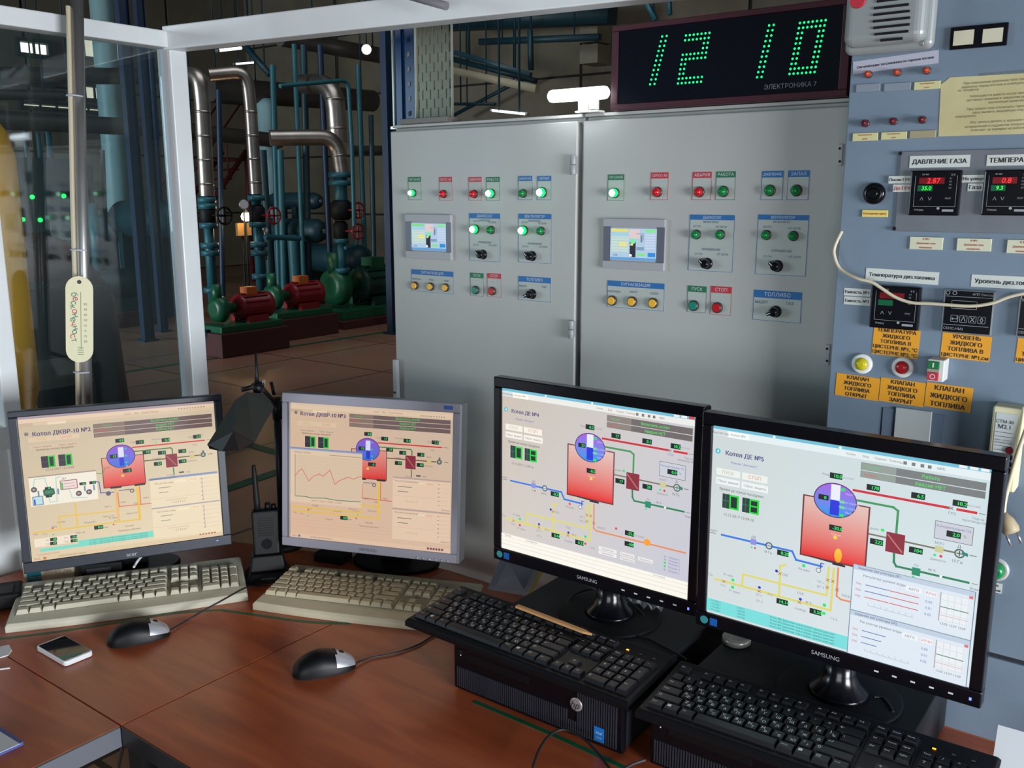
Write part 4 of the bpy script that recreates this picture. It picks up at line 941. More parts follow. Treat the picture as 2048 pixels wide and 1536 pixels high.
# raised plate with controllers
o,c,w_,h_=G.plate('raised_plate',1790,300,2100,466,panel_dark,.004,.001)
for q in ((1802,307),(1790,457)):
    q=at(*q,Y=YP)-G.b; MB().lathe((q.x,-.004,q.z),(0,-1,0),[(0,.003),(.002,.0025)],8).build('screw',black_matte,G.t)
def controller(x0,y0,x1,y1,red,grn,th=.012):
    c,w_,h_=G.rc(x0,y0,x1,y1); b=c-G.b
    o=MB().box(b.x-w_,b.x+w_,-th,-.001,b.z-h_,b.z+h_).build('controller',black_gloss,G.t,.002)
    y=-th-.0004; f=lambda u,v:(b.x-w_+u*2*w_,b.z+h_-v*2*h_)
    def R(m_,u0,v0,u1,v1,mi=0,dy=0): a_=f(u0,v1);c_=f(u1,v0); m_.box(a_[0],c_[0],y+dy,y+.0002+dy,a_[1],c_[1],mi)
    m_=MB(); dr=mat('display_red_dark',(110,8,18),.3,emit=.25); dg=mat('display_green_dark',(4,84,52),.3,emit=.25)
    R(m_,.18,.16,.68,.30,0); R(m_,.16,.33,.46,.46,1)
    m_.build('display_field',[dr,dg],o)
    m_=MB(); hr=.14*2*h_*.8
    def T(st,u,v,h,mi=0,ital=.15):
        p_=f(u,v); sk=Matrix.Identity(4); sk[0][1]=ital
        m_.text(st,h,Matrix.Translation((p_[0],y-.0003,p_[1]))@Matrix.Rotation(rad(90),4,'X')@sk,mi)
    if red: T(red,.47,.23,hr,0); T(grn,.34,.395,hr*.75,1); m_.build('digits',[mat('digit_red',(255,40,40),.4,emit=1.3),mat('digit_green',(60,255,60),.4,emit=1.1)],o)
    m_=MB()
    T('∧',.26,.62,hr*.8,0,0); T('∨',.42,.62,hr*.8,0,0); T('ПРОГ',.78,.62,hr*.3,0,0); T('ТРМ202',.22,.88,hr*.35,0,0); T('RS-485',.30,.09,hr*.3,0,0); T('0 0',.84,.10,hr*.4,0,0)
    for k in range(4): T('К%d'%(k+1),.80,.18+k*.07,hr*.3,0,0)
    e=.004
    for q in ((.10,.12,.106,.80),(.92,.12,.926,.80),(.10,.80,.926,.806)): R(m_,*q)
    R(m_,.68,.86,.9,.91); p_=f(.6,.84); m_.lathe((p_[0],y,p_[1]),(0,-1,0),[(0,.0022),(.0003,.002)],8)
    m_.build('print',mat('print_grey',(150,156,162),.5),o)
controller(1822,341,1923,431,'2.87','35.0'); controller(1968,340,2066,431,'0.8','9.3'); controller(1744,571,1842,657,None,None)
serif=ink
G.plate('paper_label',1820,311,1940,335,paper_g,.0050,0,['ДАВЛЕНИЕ ГАЗА'],ink,.55)
G.plate('paper_label',1974,309,2092,331,paper_g,.0050,0,['ТЕМПЕРАТУРА'],ink,.55)
G.plate('paper_label',1779,352,1824,367,paper_g,.0050,0,['После ГРУ'],ink,.55); G.plate('paper_label',1788,369,1824,384,paper_g,.0052,0,['До ГРУ'],ink_red,.55)
G.plate('paper_label',1926,350,1971,365,paper_g,.0050,0,['На улице'],ink,.55); G.plate('paper_label',1937,367,1967,382,paper_g,.0052,0,['Газа'],ink,.5)
q=at(1750,387,Y=YP)-G.b; q.y=0
MB().lathe(q,(0,-1,0),[(0,.0165),(.006,.0165),(.009,.013),(.009,.010)],22).lathe(q+Vector((0,-.0095,0)),(0,-1,0),[(0,.009),(.004,.006)],16).build('connector',black_gloss,G.t)
G.plate('name_plate',1725,420,1776,434,mat('name_plate_yellow',(222,206,110),.5),.003,.0005,['Освещение щита'],ink_red,.35)
for (a,b,c,d) in ((1820,474,1886,499),(1914,477,1983,502),(2014,480,2082,507)): G.plate('name_plate',a,b,c,d,mat('name_plate_ivory',(206,208,182),.5),.003,.0005,['К №2','Давление газа','понижено'],ink_red,.42)
G.plate('paper_label',1730,540,1876,565,paper_g,.0008,0,['Температура диз.топлива'],ink,.55,tilt=rad(1))
G.plate('paper_label',1941,552,2090,577,paper_g,.0008,0,['Уровень диз.топлива'],ink,.55,tilt=rad(0))
G.plate('paper_label',1688,577,1741,592,paper_g,.0008,0,['Емкость №1'],ink,.5); G.plate('paper_label',1688,594,1741,610,paper_g,.0008,0,['Емкость №2'],ink,.5)
def level_meter(x0,y0,x1,y1):
    c,w_,h_=G.rc(x0,y0,x1,y1); b=c-G.b
    o=MB().box(b.x-w_,b.x+w_,-.010,-.001,b.z-h_,b.z+h_).build('level_meter',mat('meter_frame_grey',(126,134,138),.35,.3),G.t,.001)
    MB().box(b.x-w_*.93,b.x+w_*.95,-.0104,-.0098,b.z-h_*.95,b.z+h_*.96).build('face',black_gloss,o)
    m_=MB(); f=lambda u,v:(b.x-w_+u*2*w_,b.z+h_-v*2*h_); y=-.0108
    def R(u0,v0,u1,v1): a_=f(u0,v1);c_=f(u1,v0); m_.box(a_[0],c_[0],y,y+.0002,a_[1],c_[1])
    R(.05,.145,.96,.155); R(.04,.80,.94,.81)
    for k in range(4):
        u=.18+k*.18
        for q in ((u,.58,u+.15,.588),(u,.73,u+.15,.738),(u,.58,u+.008,.738),(u+.142,.58,u+.15,.738)): R(*q)
        p_=f(u+.075,.66); m_.text(['↵','Λ','X','◊'][k],.007,Matrix.Translation((p_[0],y-.0001,p_[1]))@Matrix.Rotation(rad(90),4,'X'))
    for q in ((.17,.24,.68,.25),(.17,.42,.68,.43),(.17,.24,.178,.43),(.672,.24,.68,.43)): R(*q)
    for (st,u,v,h) in (('НПП Сенсор',.78,.08,.0048),('СЕНС-НМ2',.25,.89,.005),('O O',.15,.07,.006)):
        p_=f(u,v); hh_=min(h,w_*.8/gw(st)); m_.text(st,hh_,Matrix.Translation((p_[0],y-.0001,p_[1]))@Matrix.Rotation(rad(90),4,'X'))
    m_.build('print',mat('print_grey',(150,156,162),.5),o)
level_meter(1887,580,1988,667); level_meter(2037,590,2140,676)
G.plate('orange_label',1745,657,1838,713,orange_lb,.0008,0,['ТЕМПЕРАТУРА','ЖИДКОГО','ТОПЛИВА В','ЦИСТЕРНЕ №1, °С','ЦИСТЕРНЕ №2, °С'],ink,.62,tilt=rad(1.5),wf=.96)
G.plate('orange_label',1882,669,1981,719,orange_lb,.0008,0,['УРОВЕНЬ','ЖИДКОГО','ТОПЛИВА В','ЦИСТЕРНЕ №1,см'],ink,.62,tilt=rad(1),wf=.96)
G.plate('orange_label',2032,680,2130,730,orange_lb,.0008,0,['УРОВЕНЬ','ЖИДКОГО','ТОПЛИВА В','ЦИСТЕРНЕ №2,см'],ink,.62,tilt=rad(1),wf=.96)
G.plate('orange_label',1671,751,1758,796,orange_lb,.0008,0,['КЛАПАН','ЖИДКОГО','ТОПЛИВА','ОТКРЫТ'],ink,.62,tilt=rad(1.5))
G.plate('orange_label',1759,760,1849,808,orange_lb,.0008,0,['КЛАПАН','ЖИДКОГО','ТОПЛИВА','ЗАКРЫТ'],ink,.62,tilt=rad(1.5))
G.plate('orange_label',1850,770,1944,819,orange_lb,.0008,0,['КЛАПАН','ЖИДКОГО','ТОПЛИВА'],ink,.55,tilt=rad(1.5))
for (px,py,mm) in ((1725,727,mat('lens_yellow',(190,180,30),.2)),(1806,734,mat('lens_red',(176,34,42),.2))):
    q=at(px,py,Y=YP)-G.b; q.y=0
    MB().lathe(q,(0,-1,0),[(0,.0165),(.004,.0165),(.0065,.0145),(.0065,.0115)],24,1).lathe(q+Vector((0,-.0062,0)),(0,-1,0),[(0,.0108),(.004,.009),(.006,.004)],20,0).build('signal_lamp',[mm,mat('ring_white',(225,228,226),.35)],G.t)
# start/stop station
c,w_,h_=G.rc(1861,714,1897,757); b=c-G.b
o=MB().box(b.x-w_*.86,b.x+w_,-.03,0,b.z-h_,b.z+h_).build('button_station',mat('station_white',(205,208,206),.4),G.t,.0015)
MB().box(b.x-w_*.78,b.x+w_*.5,-.034,-.0295,b.z+h_*.18,b.z+h_*.86).build('start_button',mat('start_green',(14,110,56),.4),o,.0008)
MB().box(b.x-w_*.78,b.x+w_*.5,-.032,-.0295,b.z-h_*.12,b.z+h_*.14).build('pilot_strip',mat('strip_dull',(150,144,132),.5),o)
MB().box(b.x-w_*.78,b.x+w_*.5,-.034,-.0295,b.z-h_*.88,b.z-h_*.16).build('stop_button',hdr_red,o,.0008)
MB().box(b.x-w_*.16-.001,b.x-w_*.16+.001,-.0344,-.034,b.z+h_*.32,b.z+h_*.74).text('O',h_*.45,Matrix.Translation((b.x-w_*.14,-.0344,b.z-h_*.52))@Matrix.Rotation(rad(90),4,'X')).build('mark',ink_white,o)
G.plate('blank_plate',1789,818,1862,890,mat('blank_light',(178,186,186),.45),.004,.001)
G.plate('shading_plate',1762,822,1886,905,mat('shading_blue_grey',(100,116,134),.5),.0015)  # thin darker sheet stands for the shading around the blank plate
# signal box
c,w_,h_=G.rc(1986,806,2046,972); b=c-G.b
t_=thing('gas_alarm_unit','cream gas alarm unit with four dark lamps at the right edge of the panel','alarm unit',(c.x,YP,c.z)); FA=Face(t_,YP)
MB().box(-w_,w_,-.035,0,-h_,h_).build('housing',cream,t_,.003)
MB().box(-w_*.72,w_*.66,-.0358,-.035,-h_*.86,h_*.86).build('front_sheet',mat('sheet_grey',(196,204,204),.5),t_)
m_=MB()
for (st,z,h) in (('СТМ-30',.66,.008),('М2.1',.54,.006),('ПОРОГ 1 ПОРОГ 2',.22,.004),('СИГНАЛИЗАЦИЯ',.16,.004)):
    hh_=min(h,w_*1.15/gw(st)); m_.text(st,hh_,Matrix.Translation((-.002,-.0362,h_*z))@Matrix.Rotation(rad(90),4,'X'))
for z in (.4,.3,.08,-.02,-.12,-.24,-.36): m_.box(-w_*.66,w_*.5,-.0362,-.036,h_*z,h_*z+.0006)
m_.build('print',ink,t_)
for k in range(4): MB().lathe((w_*.38,-.0358,-h_*(.0+k*.165)),(0,-1,0),[(0,.0055),(.003,.0045)],14).build('lamp',lamp_d if k==0 else black_gloss,t_)
q=at(1992,1137,Y=YP)-G.b; q.y=0
MB().lathe(q,(0,-1,0),[(0,.019),(.004,.019),(.006,.016)],22,1).lathe(q+Vector((0,-.006,0)),(0,-1,0),[(0,.014),(.012,.012),(.014,.008)],18,0).build('signal_lamp',[lamp_g,mat('ring_steel',(170,175,172),.3)],G.t)
G.plate('name_plate',1968,1163,2004,1183,paper_g,.002,0,['Насос','пожарный'],ink,.5)
# draped white cord
def cable(pxs,Y,r,mtl,name,lb,Z=None,k=8):
    pts=[]
    for q in pxs:
        if len(q)==3: pts.append(at(q[0],q[1],Z=q[2]) if Z is not None else at(q[0],q[1],Y=q[2]))
        else: pts.append(at(*q,Z=Z) if Z is not None else at(*q,Y=Y))
    c=pts[0].copy(); o=MB().tube([p-c for p in pts],r,k).build(name,mtl); o.location=c
    if lb: tag(o,lb,'cable')
    return o
cord_m=mat('cord_cream',(206,196,170),.5)
cable([(1684,462,1.513),(1670,492,1.511),(1669,512,1.508),(1681,538,1.506),(1712,556),(1742,564),(1762,576),(1790,594),(1822,605),(1860,607),(1900,610),(1944,612),(1985,606),(2020,593),(2070,582)],1.496,.0026,cord_m,'cord','cream cord sagging across the instrument panel')
cd2=cable([(2075,800),(2052,860),(2036,905),(2020,960),(2010,1000),(2007,1030)],1.475,.0032,cord_m,'cord',None)
t_=thing('power_plug','cream two-pin plug dangling on its cord at the right of the panel','plug',at(2007,1028,Y=1.475))
cd2.parent=t_; cd2.location=Vector(cd2.location)-Vector(t_.location)
e=(at(2021,1062,Y=1.475)-at(2007,1028,Y=1.475)); MB().lathe((0,0,.002),e,[(0,.004),(.012,.010),(.024,.0125),(.030,.0115)],14).build('plug_body',mat('plug_tan',(176,160,130),.5),t_)
sd=e.cross(Vector((0,1,0))).normalized()*.0075; u=e.normalized()
for s_ in (-1,1): MB().cyl(u*.03+sd*s_,u*.047+sd*s_,.0018,8).build('pin',steel,t_)
# cream cup at the right edge
q=at(2052,1395,Y=1.40); o=MB().lathe((0,0,0),(.25,-.1,1),[(0,.020),(.002,.022),(.07,.033),(.072,.031)],24).build('paper_cup',cream); o.location=(q.x+.012,1.40,.752); tag(o,'cream cup cut off by the right edge of the photo','cup')

# ------------------------------------------------------------------ computers
def computer(x0,x1,y0,y1,label,sticker=True):
    t=thing('desktop_computer',label,'computer',((x0+x1)/2,y0,ZD)); w_=(x1-x0)/2
    MB().box(-w_+.003,w_-.003,.012,y1-y0,.004,.1).build('case',pc_dark,t,.002)
    MB().box(-w_,w_,0,.014,.003,.1).build('front_bezel',black_gloss,t,.003)
    m_=MB(); n=74
    for i in range(n):
        x=-w_+.008+i*(2*w_-.016)/n
        zt=.046 if i<n*.74 else .088
        if not(.705<i/n<.76): m_.box(x,x+.0022,-.0016,.0005,.009,zt)
        else: m_.box(x,x+.0022,-.0016,.0005,.009,.03)
    m_.build('vent_ribs',mat('rib_charcoal',(46,48,56),.35),t)['kind']='stuff'
    MB().box(-w_+.03,-w_+.16,-.001,.0005,.062,.076).build('drive_slot',black_pl,t,.0004)
    MB().lathe((-w_+.014,-.0005,.075),(0,-1,0),[(0,.005),(.002,.0045)],14).build('power_button',black_pl,t)
    MB().lathe((-w_+.018,-.0025,.070),(0,-1,0),[(0,.0012),(.0003,.001)],8).build('power_light',mat('dot_white',(200,200,210),.4,emit=.4),t)
    x=.085
    MB().lathe((x,-.0005,.060),(0,-1,0),[(0,.0115),(.0018,.0112),(.002,.009)],28).build('badge',mat('badge_silver',(176,170,170),.3,.5),t)
    m_=MB(); sk=Matrix.Identity(4); sk[0][1]=.3; m_.text('hp',.0115,Matrix.Translation((x,-.0029,.0595))@Matrix.Rotation(rad(90),4,'X')@sk); m_.build('badge_lettering',ink,t)
    o=MB().box(w_-.050,w_-.032,-.0022,-.0008,.012,.036).build('blue_sticker',mat('sticker_blue',(24,112,196),.4),t)
    m_=MB(); m_.text('intel',.0045,Matrix.Translation((w_-.041,-.0025,.027))@Matrix.Rotation(rad(90),4,'X')); m_.text('inside',.0032,Matrix.Translation((w_-.041,-.0025,.019))@Matrix.Rotation(rad(90),4,'X')); m_.build('sticker_print',ink_white,o)
    for dx in (-w_+.03,w_-.03):
        for dy in (.03,y1-y0-.03): MB().cyl((dx,dy,0),(dx,dy,.004),.01,10).build('foot',black_matte,t)
    return t
computer(-.972,-.634,1.126,1.503,'near black computer case lying flat, front badge and blue sticker visible')
computer(-.592,-.254,1.135,1.508,'right black computer case lying flat under the rightmost keyboard')

# ------------------------------------------------------------------ keyboards
U_=.01905
def key_rows():
    """(x, y, w, h, legend) in key units from the left front corner"""
    K=[]
    def row(y,x,items):
        for it in items:
            if isinstance(it,(int,float)): x+=it; continue
            st,w_=it; K.append((x,y,w_,1,st)); x+=w_
    row(5.35,0,[('Esc',1),1,('F1',1),('F2',1),('F3',1),('F4',1),.5,('F5',1),('F6',1),('F7',1),('F8',1),.5,('F9',1),('F10',1),('F11',1),('F12',1),.3,('Print',1),('Scroll',1),('Pause',1)])
    row(4,0,[(c,1) for c in '`1234567890-=']+[('←',2),.3,('Ins',1),('Home',1),('PgUp',1),.35,('Num',1),('/',1),('*',1),('-',1)])
    row(3,0,[('Tab',1.5)]+[(c,1) for c in ['Q Й','W Ц','E У','R К','T Е','Y Н','U Г','I Ш','O Щ','P З','[ Х','] Ъ']]+[('\\',1.5),.3,('Del',1),('End',1),('PgDn',1),.35,('7',1),('8',1),('9',1)])
    row(2,0,[('Caps',1.75)]+[(c,1) for c in ['A Ф','S Ы','D В','F А','G П','H Р','J О','K Л','L Д','; Ж',"' Э"]]+[('↵',2.25),3.65,('4',1),('5',1),('6',1)])
    row(1,0,[('⇧',2.25)]+[(c,1) for c in ['Z Я','X Ч','C С','V М','B И','N Т','M Ь',', Б','. Ю','/ ?']]+[('⇧',2.75),1.3,('↑',1),1.35,('1',1),('2',1),('3',1)])
    row(0,0,[('Ctrl',1.25),('■',1.25),('Alt',1.25),('',6.25),('AltGr',1.25),('■',1.25),('▤',1.25),('Ctrl',1.25),.3,('←',1),('↓',1),('→',1),.35,('0',2),('.',1)])
    K.append((21.65,2,1,2,'+')); K.append((21.65,0,1,2,'Ent'))
    return K
KR=key_rows(); _KM={}
def key_mesh(w_,h_,st,style,mats):
    k=(w_,h_,st if style=='black' else '',style)
    if k in _KM: return _KM[k]
    W=w_*U_-.0009; D=h_*U_-.0009; m_=MB(); top=.0085 if style!='black' else .0055; ins=.0055 if style!='black' else .0038
    m_.frustum(W,D,W-ins,D-ins*1.1,0,top,0,dy=.0006)
    m_.box(-(W-ins)/2+.001,(W-ins)/2-.001,-(D-ins)/2+.0016,(D-ins)/2-.0004,top-.0004,top+.0002)
    if style=='black' and st:
        parts=st.split(' ')
        if len(parts)==2:
            for (s_,x,y) in ((parts[0],-.0030,.0030),(parts[1],.0022,-.0030)): m_.text(s_,.0050,Matrix.Translation((x,y,top+.0004)),1)
        else:
            h=.0052 if len(st)==1 else .0030
            if h*gw(st)>W*.75: h=W*.75/gw(st)
            m_.text(st,h,Matrix.Translation((-W*.5+.004+gw(st)*h/2 if len(st)>1 or w_>1.2 else -.001,.002,top+.0004)),1)
    elif st and style!='black':
        pass
    me=bpy.data.meshes.new('key'); me.from_pydata(m_.v,[],m_.f)
    for q in mats: me.materials.append(q)
    me.polygons.foreach_set('material_index',m_.m); me.update(); _KM[k]=me; return me
def keyboard(label,loc,rz,style,mats,body_m,W=.456,D=.17,front=.030,zf=.014,zb=.028,led=False):
    t=thing('keyboard',label,'keyboard',loc,rz)
    tilt=math.atan((zb-zf)/D)
    # body: wedge with a bowed front
    def prof(x,k): return 0
    n=12; vs=[];fs=[]
    def outline(inset,bow):
        o=[]
        for i in range(n+1): x=-W/2+inset+(W-2*inset)*i/n; o.append((x,inset-bow*(1-(2*i/n-1)**2)))
        o.append((W/2-inset-.004*bool(bow),D-inset)); o.append((-W/2+inset+.004*bool(bow),D-inset)); return o
    bw=.008 if style!='black' else .0
    o1=outline(0,bw); o2=outline(.004,bw)
    N=len(o1)
    vs=[(x,y,.0) for x,y in o1]+[(x,y,(zf+(zb-zf)*max(y,0)/D)-.005) for x,y in o1]+[(x,y,(zf+(zb-zf)*max(y,0)/D)) for x,y in o2]
    fs=[tuple(reversed(range(N))),tuple(range(2*N,3*N))]
    for a in (0,N):
        for i in range(N): j=(i+1)%N; fs.append((a+i,a+j,a+N+j,a+N+i))
    MB().add(vs,fs).build('body',body_m,t,.0015)
    y0=front; x0=-22.65*U_/2
    # key well
    kz=lambda y: zf+(zb-zf)*y/D
    TM=Matrix.Translation((0,0,zf))@Matrix.Rotation(tilt,4,'X')
    wm=mats[2]
    for (a,b,c,d) in ((0,15,-.05,6.4),(15.3,18.3,-.05,6.4),(18.65,22.65,-.05,5.05)):
        MB().box(x0+a*U_-.0015,x0+b*U_+.0015,y0+c*U_,y0+d*U_,.0002,.0009,0,TM).build('key_well',wm,t)
    for (x,y,w_,h_,st) in KR:
        me=key_mesh(w_,h_,st,style,mats); o=bpy.data.objects.new('key',me); COL.objects.link(o); o.parent=t
        o.matrix_local=TM@Matrix.Translation((x0+(x+w_/2)*U_,y0+(y+h_/2)*U_,.0011))
    for k in range(3):
        MB().box(-.0022,.0022,-.0012,.0012,0,.0006,0,TM@Matrix.Translation((x0+(19.3+k*1.25)*U_,y0+5.9*U_,.0004))).build('status_light',mat('led_amber',(255,150,30),.4,emit=3.5) if (led and k==0) else mat('led_off',(90,90,84),.4),t)
    return t
well_b=mat('key_well_beige',(150,146,128),.6); well_k=mat('key_well_black',(14,14,18),.5)
keyblack=mat('key_black',(19,20,25),.36,spec=.45)
legend=mat('key_legend',(225,226,230),.5)
def kb_pose(p_fl,p_fr,z):
    a=at(*p_fl,Z=z); b=at(*p_fr,Z=z); d=b-a; return (a+b)/2, math.atan2(d.y,d.x), d.length
c,rz,L_=kb_pose((13,1263),(494,1198),ZD+.004); keyboard('beige keyboard with grey tinge in front of the leftmost monitor',(c.x,c.y,ZD),rz,'beige',[beige_key,ink,well_b],beige,W=.462,D=.182,front=.034,zf=.017,zb=.032)
c,rz,L_=kb_pose((505,1216),(858,1258),ZD+.004); a=at(505,1216,Z=ZD+.004); dv=Vector((math.cos(rz),math.sin(rz),0))
c=a+dv*.226; keyboard('yellowed beige keyboard in front of the silver monitor, right end under the black one',(c.x,c.y,ZD),rz,'beige_worn',[beige_key2,ink,well_b],beige_old,W=.452,D=.182,front=.034,zf=.017,zb=.030)
keyboard('black keyboard on the near computer case with a wooden stick on it',(-.836,1.098,.8502),rad(-1.0),'black',[keyblack,legend,well_k],black_pl,W=.457,D=.152,front=.013,zf=.014,zb=.026,led=True)
keyboard('black keyboard on the right computer case, at the bottom right',(-.366,1.096,.8502),rad(2.0),'black',[keyblack,legend,well_k],black_pl,W=.457,D=.155,front=.013,zf=.014,zb=.026,led=True)
# wooden stick
p=at(1034,1211,Z=.892); q=at(1184,1268,Z=.892); d=q-p; n=Vector((-d.y,d.x,0)).normalized()*.0042; L_=d.length
o=MB().slab([(-n.x,-n.y),(d.x*.9-n.x,d.y*.9-n.y),(d.x,d.y),(d.x*.9+n.x,d.y*.9+n.y),(n.x,n.y)],0,.004).build('wooden_stick',mat('pale_wood',(214,162,106),.5,noise=.12,nscale=30)); o.location=(p.x,p.y,.889); tag(o,'flat pale wooden stick with pointed tip lying on the black keyboard','stick')

# ------------------------------------------------------------------ mice
def mouse(px0,px1,label):
    a=at(*px0,Z=ZD+.006); b=at(*px1,Z=ZD+.006); c=(a+b)/2; rz=math.atan2((b-a).y,(b-a).x); L_=.116
    t=thing('computer_mouse',label,'mouse',(c.x,c.y,ZD),rz)
    n,mm=26,14; P=[]
    for i in range(n+1):
        s_=i/n; x=(s_-.5)*L_; e=1-(2*s_-1)**2; e=max(e,0)
        wd=.0325*(e**.38)*(1-.10*math.sin(math.pi*s_)); hh_=.038*(e**.5)*(1-.30*max(0,s_-.42)/.58)
        ring=[]
        for k in range(mm+1):
            th=math.pi*k/mm; ring.append((x,-wd*math.cos(th),.003+hh_*(max(math.sin(th),0)**.75)))
        P.append(ring)
    def sub(sel,mtl,name,lift=0):
        vs=[v for r in P for v in r]; 
        if lift: vs=[(x,y*1.012,z+lift) for x,y,z in vs]
        fs=[]
        for i in range(n):
            for k in range(mm):
                if sel((i+.5)/n,(k+.5)/mm): q=i*(mm+1)+k; fs.append((q,q+mm+1,q+mm+2,q+1))
        MB().add(vs,fs,0,None,True).build(name,mtl,t)
    sub(lambda s_,k:True,black_pl,'body')
    sub(lambda s_,k:s_>.69-.06*abs(k-.5)*2 and .07<k<.93,mat('mouse_silver',(176,178,186),.3,.4),'button_cover',.0009)
    MB().slab([(v[0],v[1]*.98) for v in [r[0] for r in P]]+[(v[0],v[1]*.98) for v in [r[-1] for r in reversed(P)]],.0,.0035).build('base',black_matte,t)
    MB().lathe((.030,-.0035,.026),(0,1,0),[(0,.0055),(.0015,.0065),(.0055,.0065),(.007,.0055)],16).build('scroll_wheel',black_matte,t)
    return t,(b if True else None)
mouse((216,1284),(338,1259),'black and silver mouse in front of the left beige keyboard')
mouse((585,1346),(711,1322),'black and silver mouse near the centre of the desk, left of the computer case')
cblk=mat('cable_black',(28,28,32),.5)
cable([(336,1262,ZD+.006),(375,1240,ZD+.004),(405,1222,ZD+.018),(440,1203,ZD+.030),(470,1186,ZD+.032),(492,1175,ZD+.030),(512,1172,ZD+.010),(535,1170,ZD+.003)],None,.0019,cblk,'mouse_cable','mouse cable crossing the left beige keyboard',Z=ZD+.003)
cable([(711,1326,ZD+.006),(740,1316),(790,1306),(835,1290),(862,1274),(885,1262)],None,.0019,cblk,'mouse_cable','mouse cable running under the near black keyboard',Z=ZD+.003)
cable([(1062,1545),(1078,1500),(1100,1470),(1128,1459),(1160,1472),(1190,1500),(1225,1545)],None,.0021,cblk,'loose_cable','black cable looping up in front of the computer badge',Z=ZD+.02)
cable([(1240,1545),(1262,1530),(1290,1520)],None,.0021,mat('cable_grey',(60,58,62),.5),'loose_cable','short cable stub beside the computer at the bottom edge',Z=ZD+.01)
# phone
t=thing('smartphone','white smartphone with black glass lying on the desk, bottom left','phone',(-1.640,.782,ZD))
def rrect(w_,h_,r,n=5):
    o=[]
    for (cx_,cy_,a0) in ((w_-r,h_-r,0),(-w_+r,h_-r,90),(-w_+r,-h_+r,180),(w_-r,-h_+r,270)):
        for k in range(n+1): a=rad(a0+90*k/n); o.append((cx_+r*math.cos(a),cy_+r*math.sin(a)))
    return o
MB().slab(rrect(.0535,.0275,.007),.001,.011).build('shell',mat('phone_white',(225,230,232),.3),t,.002,3)
MB().slab(rrect(.0465,.0252,.002),.0111,.0116).build('glass',mat('phone_glass',(10,12,16),.06),t)
MB().box(.0495,.0515,-.008,.008,.0112,.0115).build('home_mark',mat('phone_grey',(180,185,188),.4),t)
# paper bits at left
def sheet(pts,z,th,mtl,name,lb,cat):
    p=[at(a,b,Z=z) for a,b in pts]; c=p[0].copy(); o=MB().slab([(v.x-c.x,v.y-c.y) for v in p][::-1] if False else [(v.x-c.x,v.y-c.y) for v in p],0,th).build(name,mtl); o.location=(c.x,c.y,z); return tag(o,lb,cat)
sheet([(-30,1325),(16,1312),(24,1302),(18,1291),(-30,1302)],ZD+.0003,.002,paper,'paper_scrap','small white paper scrap at the left edge near the phone','paper')
o=MB().tube([at(-12,1340,Z=ZD+.003)-at(5,1338,Z=ZD+.003),Vector((0,0,0)),at(20,1336,Z=ZD+.003)-at(5,1338,Z=ZD+.003)],.0016,8).build('earphone_wire',mat('wire_white',(220,224,228),.4)); o.location=at(5,1338,Z=ZD+.003); tag(o,'white wire tip at the left edge below the paper scrap','wire')
nb=sheet([(-50,1535),(47,1490),(-3,1457),(-70,1490)],ZD+.0003,.006,mat('blue_cover',(70,86,150),.5),'notebook','corner of a thin blue-edged notebook at the bottom left','notebook')
p=[at(a,b,Z=ZD+.0065) for a,b in [(-50,1528),(40,1488),(-4,1461),(-66,1490)]]; b_=Vector(nb.location)
MB().slab([((v-b_).x,(v-b_).y) for v in p],.0062,.0068).build('page',paper,nb)
sheet([(1996,1450),(2090,1462),(2090,1560),(1985,1560),(1991,1500)],.879,.0006,paper,'paper_sheet','white paper sheet at the bottom right corner','paper').rotation_euler=(rad(6),rad(14),0)
# thing under leftmost monitor: network switch, black box
d60=Matrix.Rotation(rad(58),4,'Z')
def boxthing(name,label,cat,px,rz,w_,d_,h_,mtl,bv=.002):
    p=at(*px,Z=ZD); t=thing(name,label,cat,(p.x,p.y,ZD),rz); MB().box(-w_/2,w_/2,0,d_,.001,h_).build('case',mtl,t,bv); return t
t=boxthing('network_switch','beige box with teal label under the left side of the leftmost monitor','device',(100,1166),rad(50),.105,.07,.052,beige_old)
MB().box(-.045,-.016,-.0008,.0012,.004,.030).build('teal_label',mat('label_teal',(20,130,150),.4),t)
m_=MB(); m_.text('SURECOM',.005,Matrix.Translation((-.030,-.0012,.016))@Matrix.Rotation(rad(90),4,'X'),1); m_.text('SMART 700',.008,Matrix.Translation((.018,-.0012,.026))@Matrix.Rotation(rad(90),4,'X'),0); m_.build('lettering',[mat('faint_tan',(150,130,105),.5),ink_white],t)
t=boxthing('power_adapter','black adapter box beside the beige box behind the left keyboard','adapter',(205,1166),rad(54),.085,.05,.045,black_matte)
MB().box(-.03,.02,-.001,.0012,.012,.036).build('rating_sticker',mat('sticker_dim',(60,62,70),.5),t)
cable([(300,1090,ZD+.09),(285,1110,ZD+.07),(274,1124,ZD+.05),(268,1134,ZD+.045)],None,.0028,mat('wire_white',(220,224,228),.4),'white_cable','short white cable hanging below the leftmost monitor',Z=ZD+.05)
t=boxthing('black_pouch','dark object at the far left edge beside the left keyboard','device',(-5,1225),rad(60),.09,.08,.035,black_matte,.006)
MB().box(-.03,.03,.01,.05,.0352,.037).build('lid',black_pl,t)
t=boxthing('power_adapter','small black adapter behind the silver monitor stand','adapter',(655,1128),rad(15),.075,.05,.022,black_matte)
MB().cyl((.037,.02,.012),(.05,.02,.012),.005,8).build('cable_relief',black_matte,t)

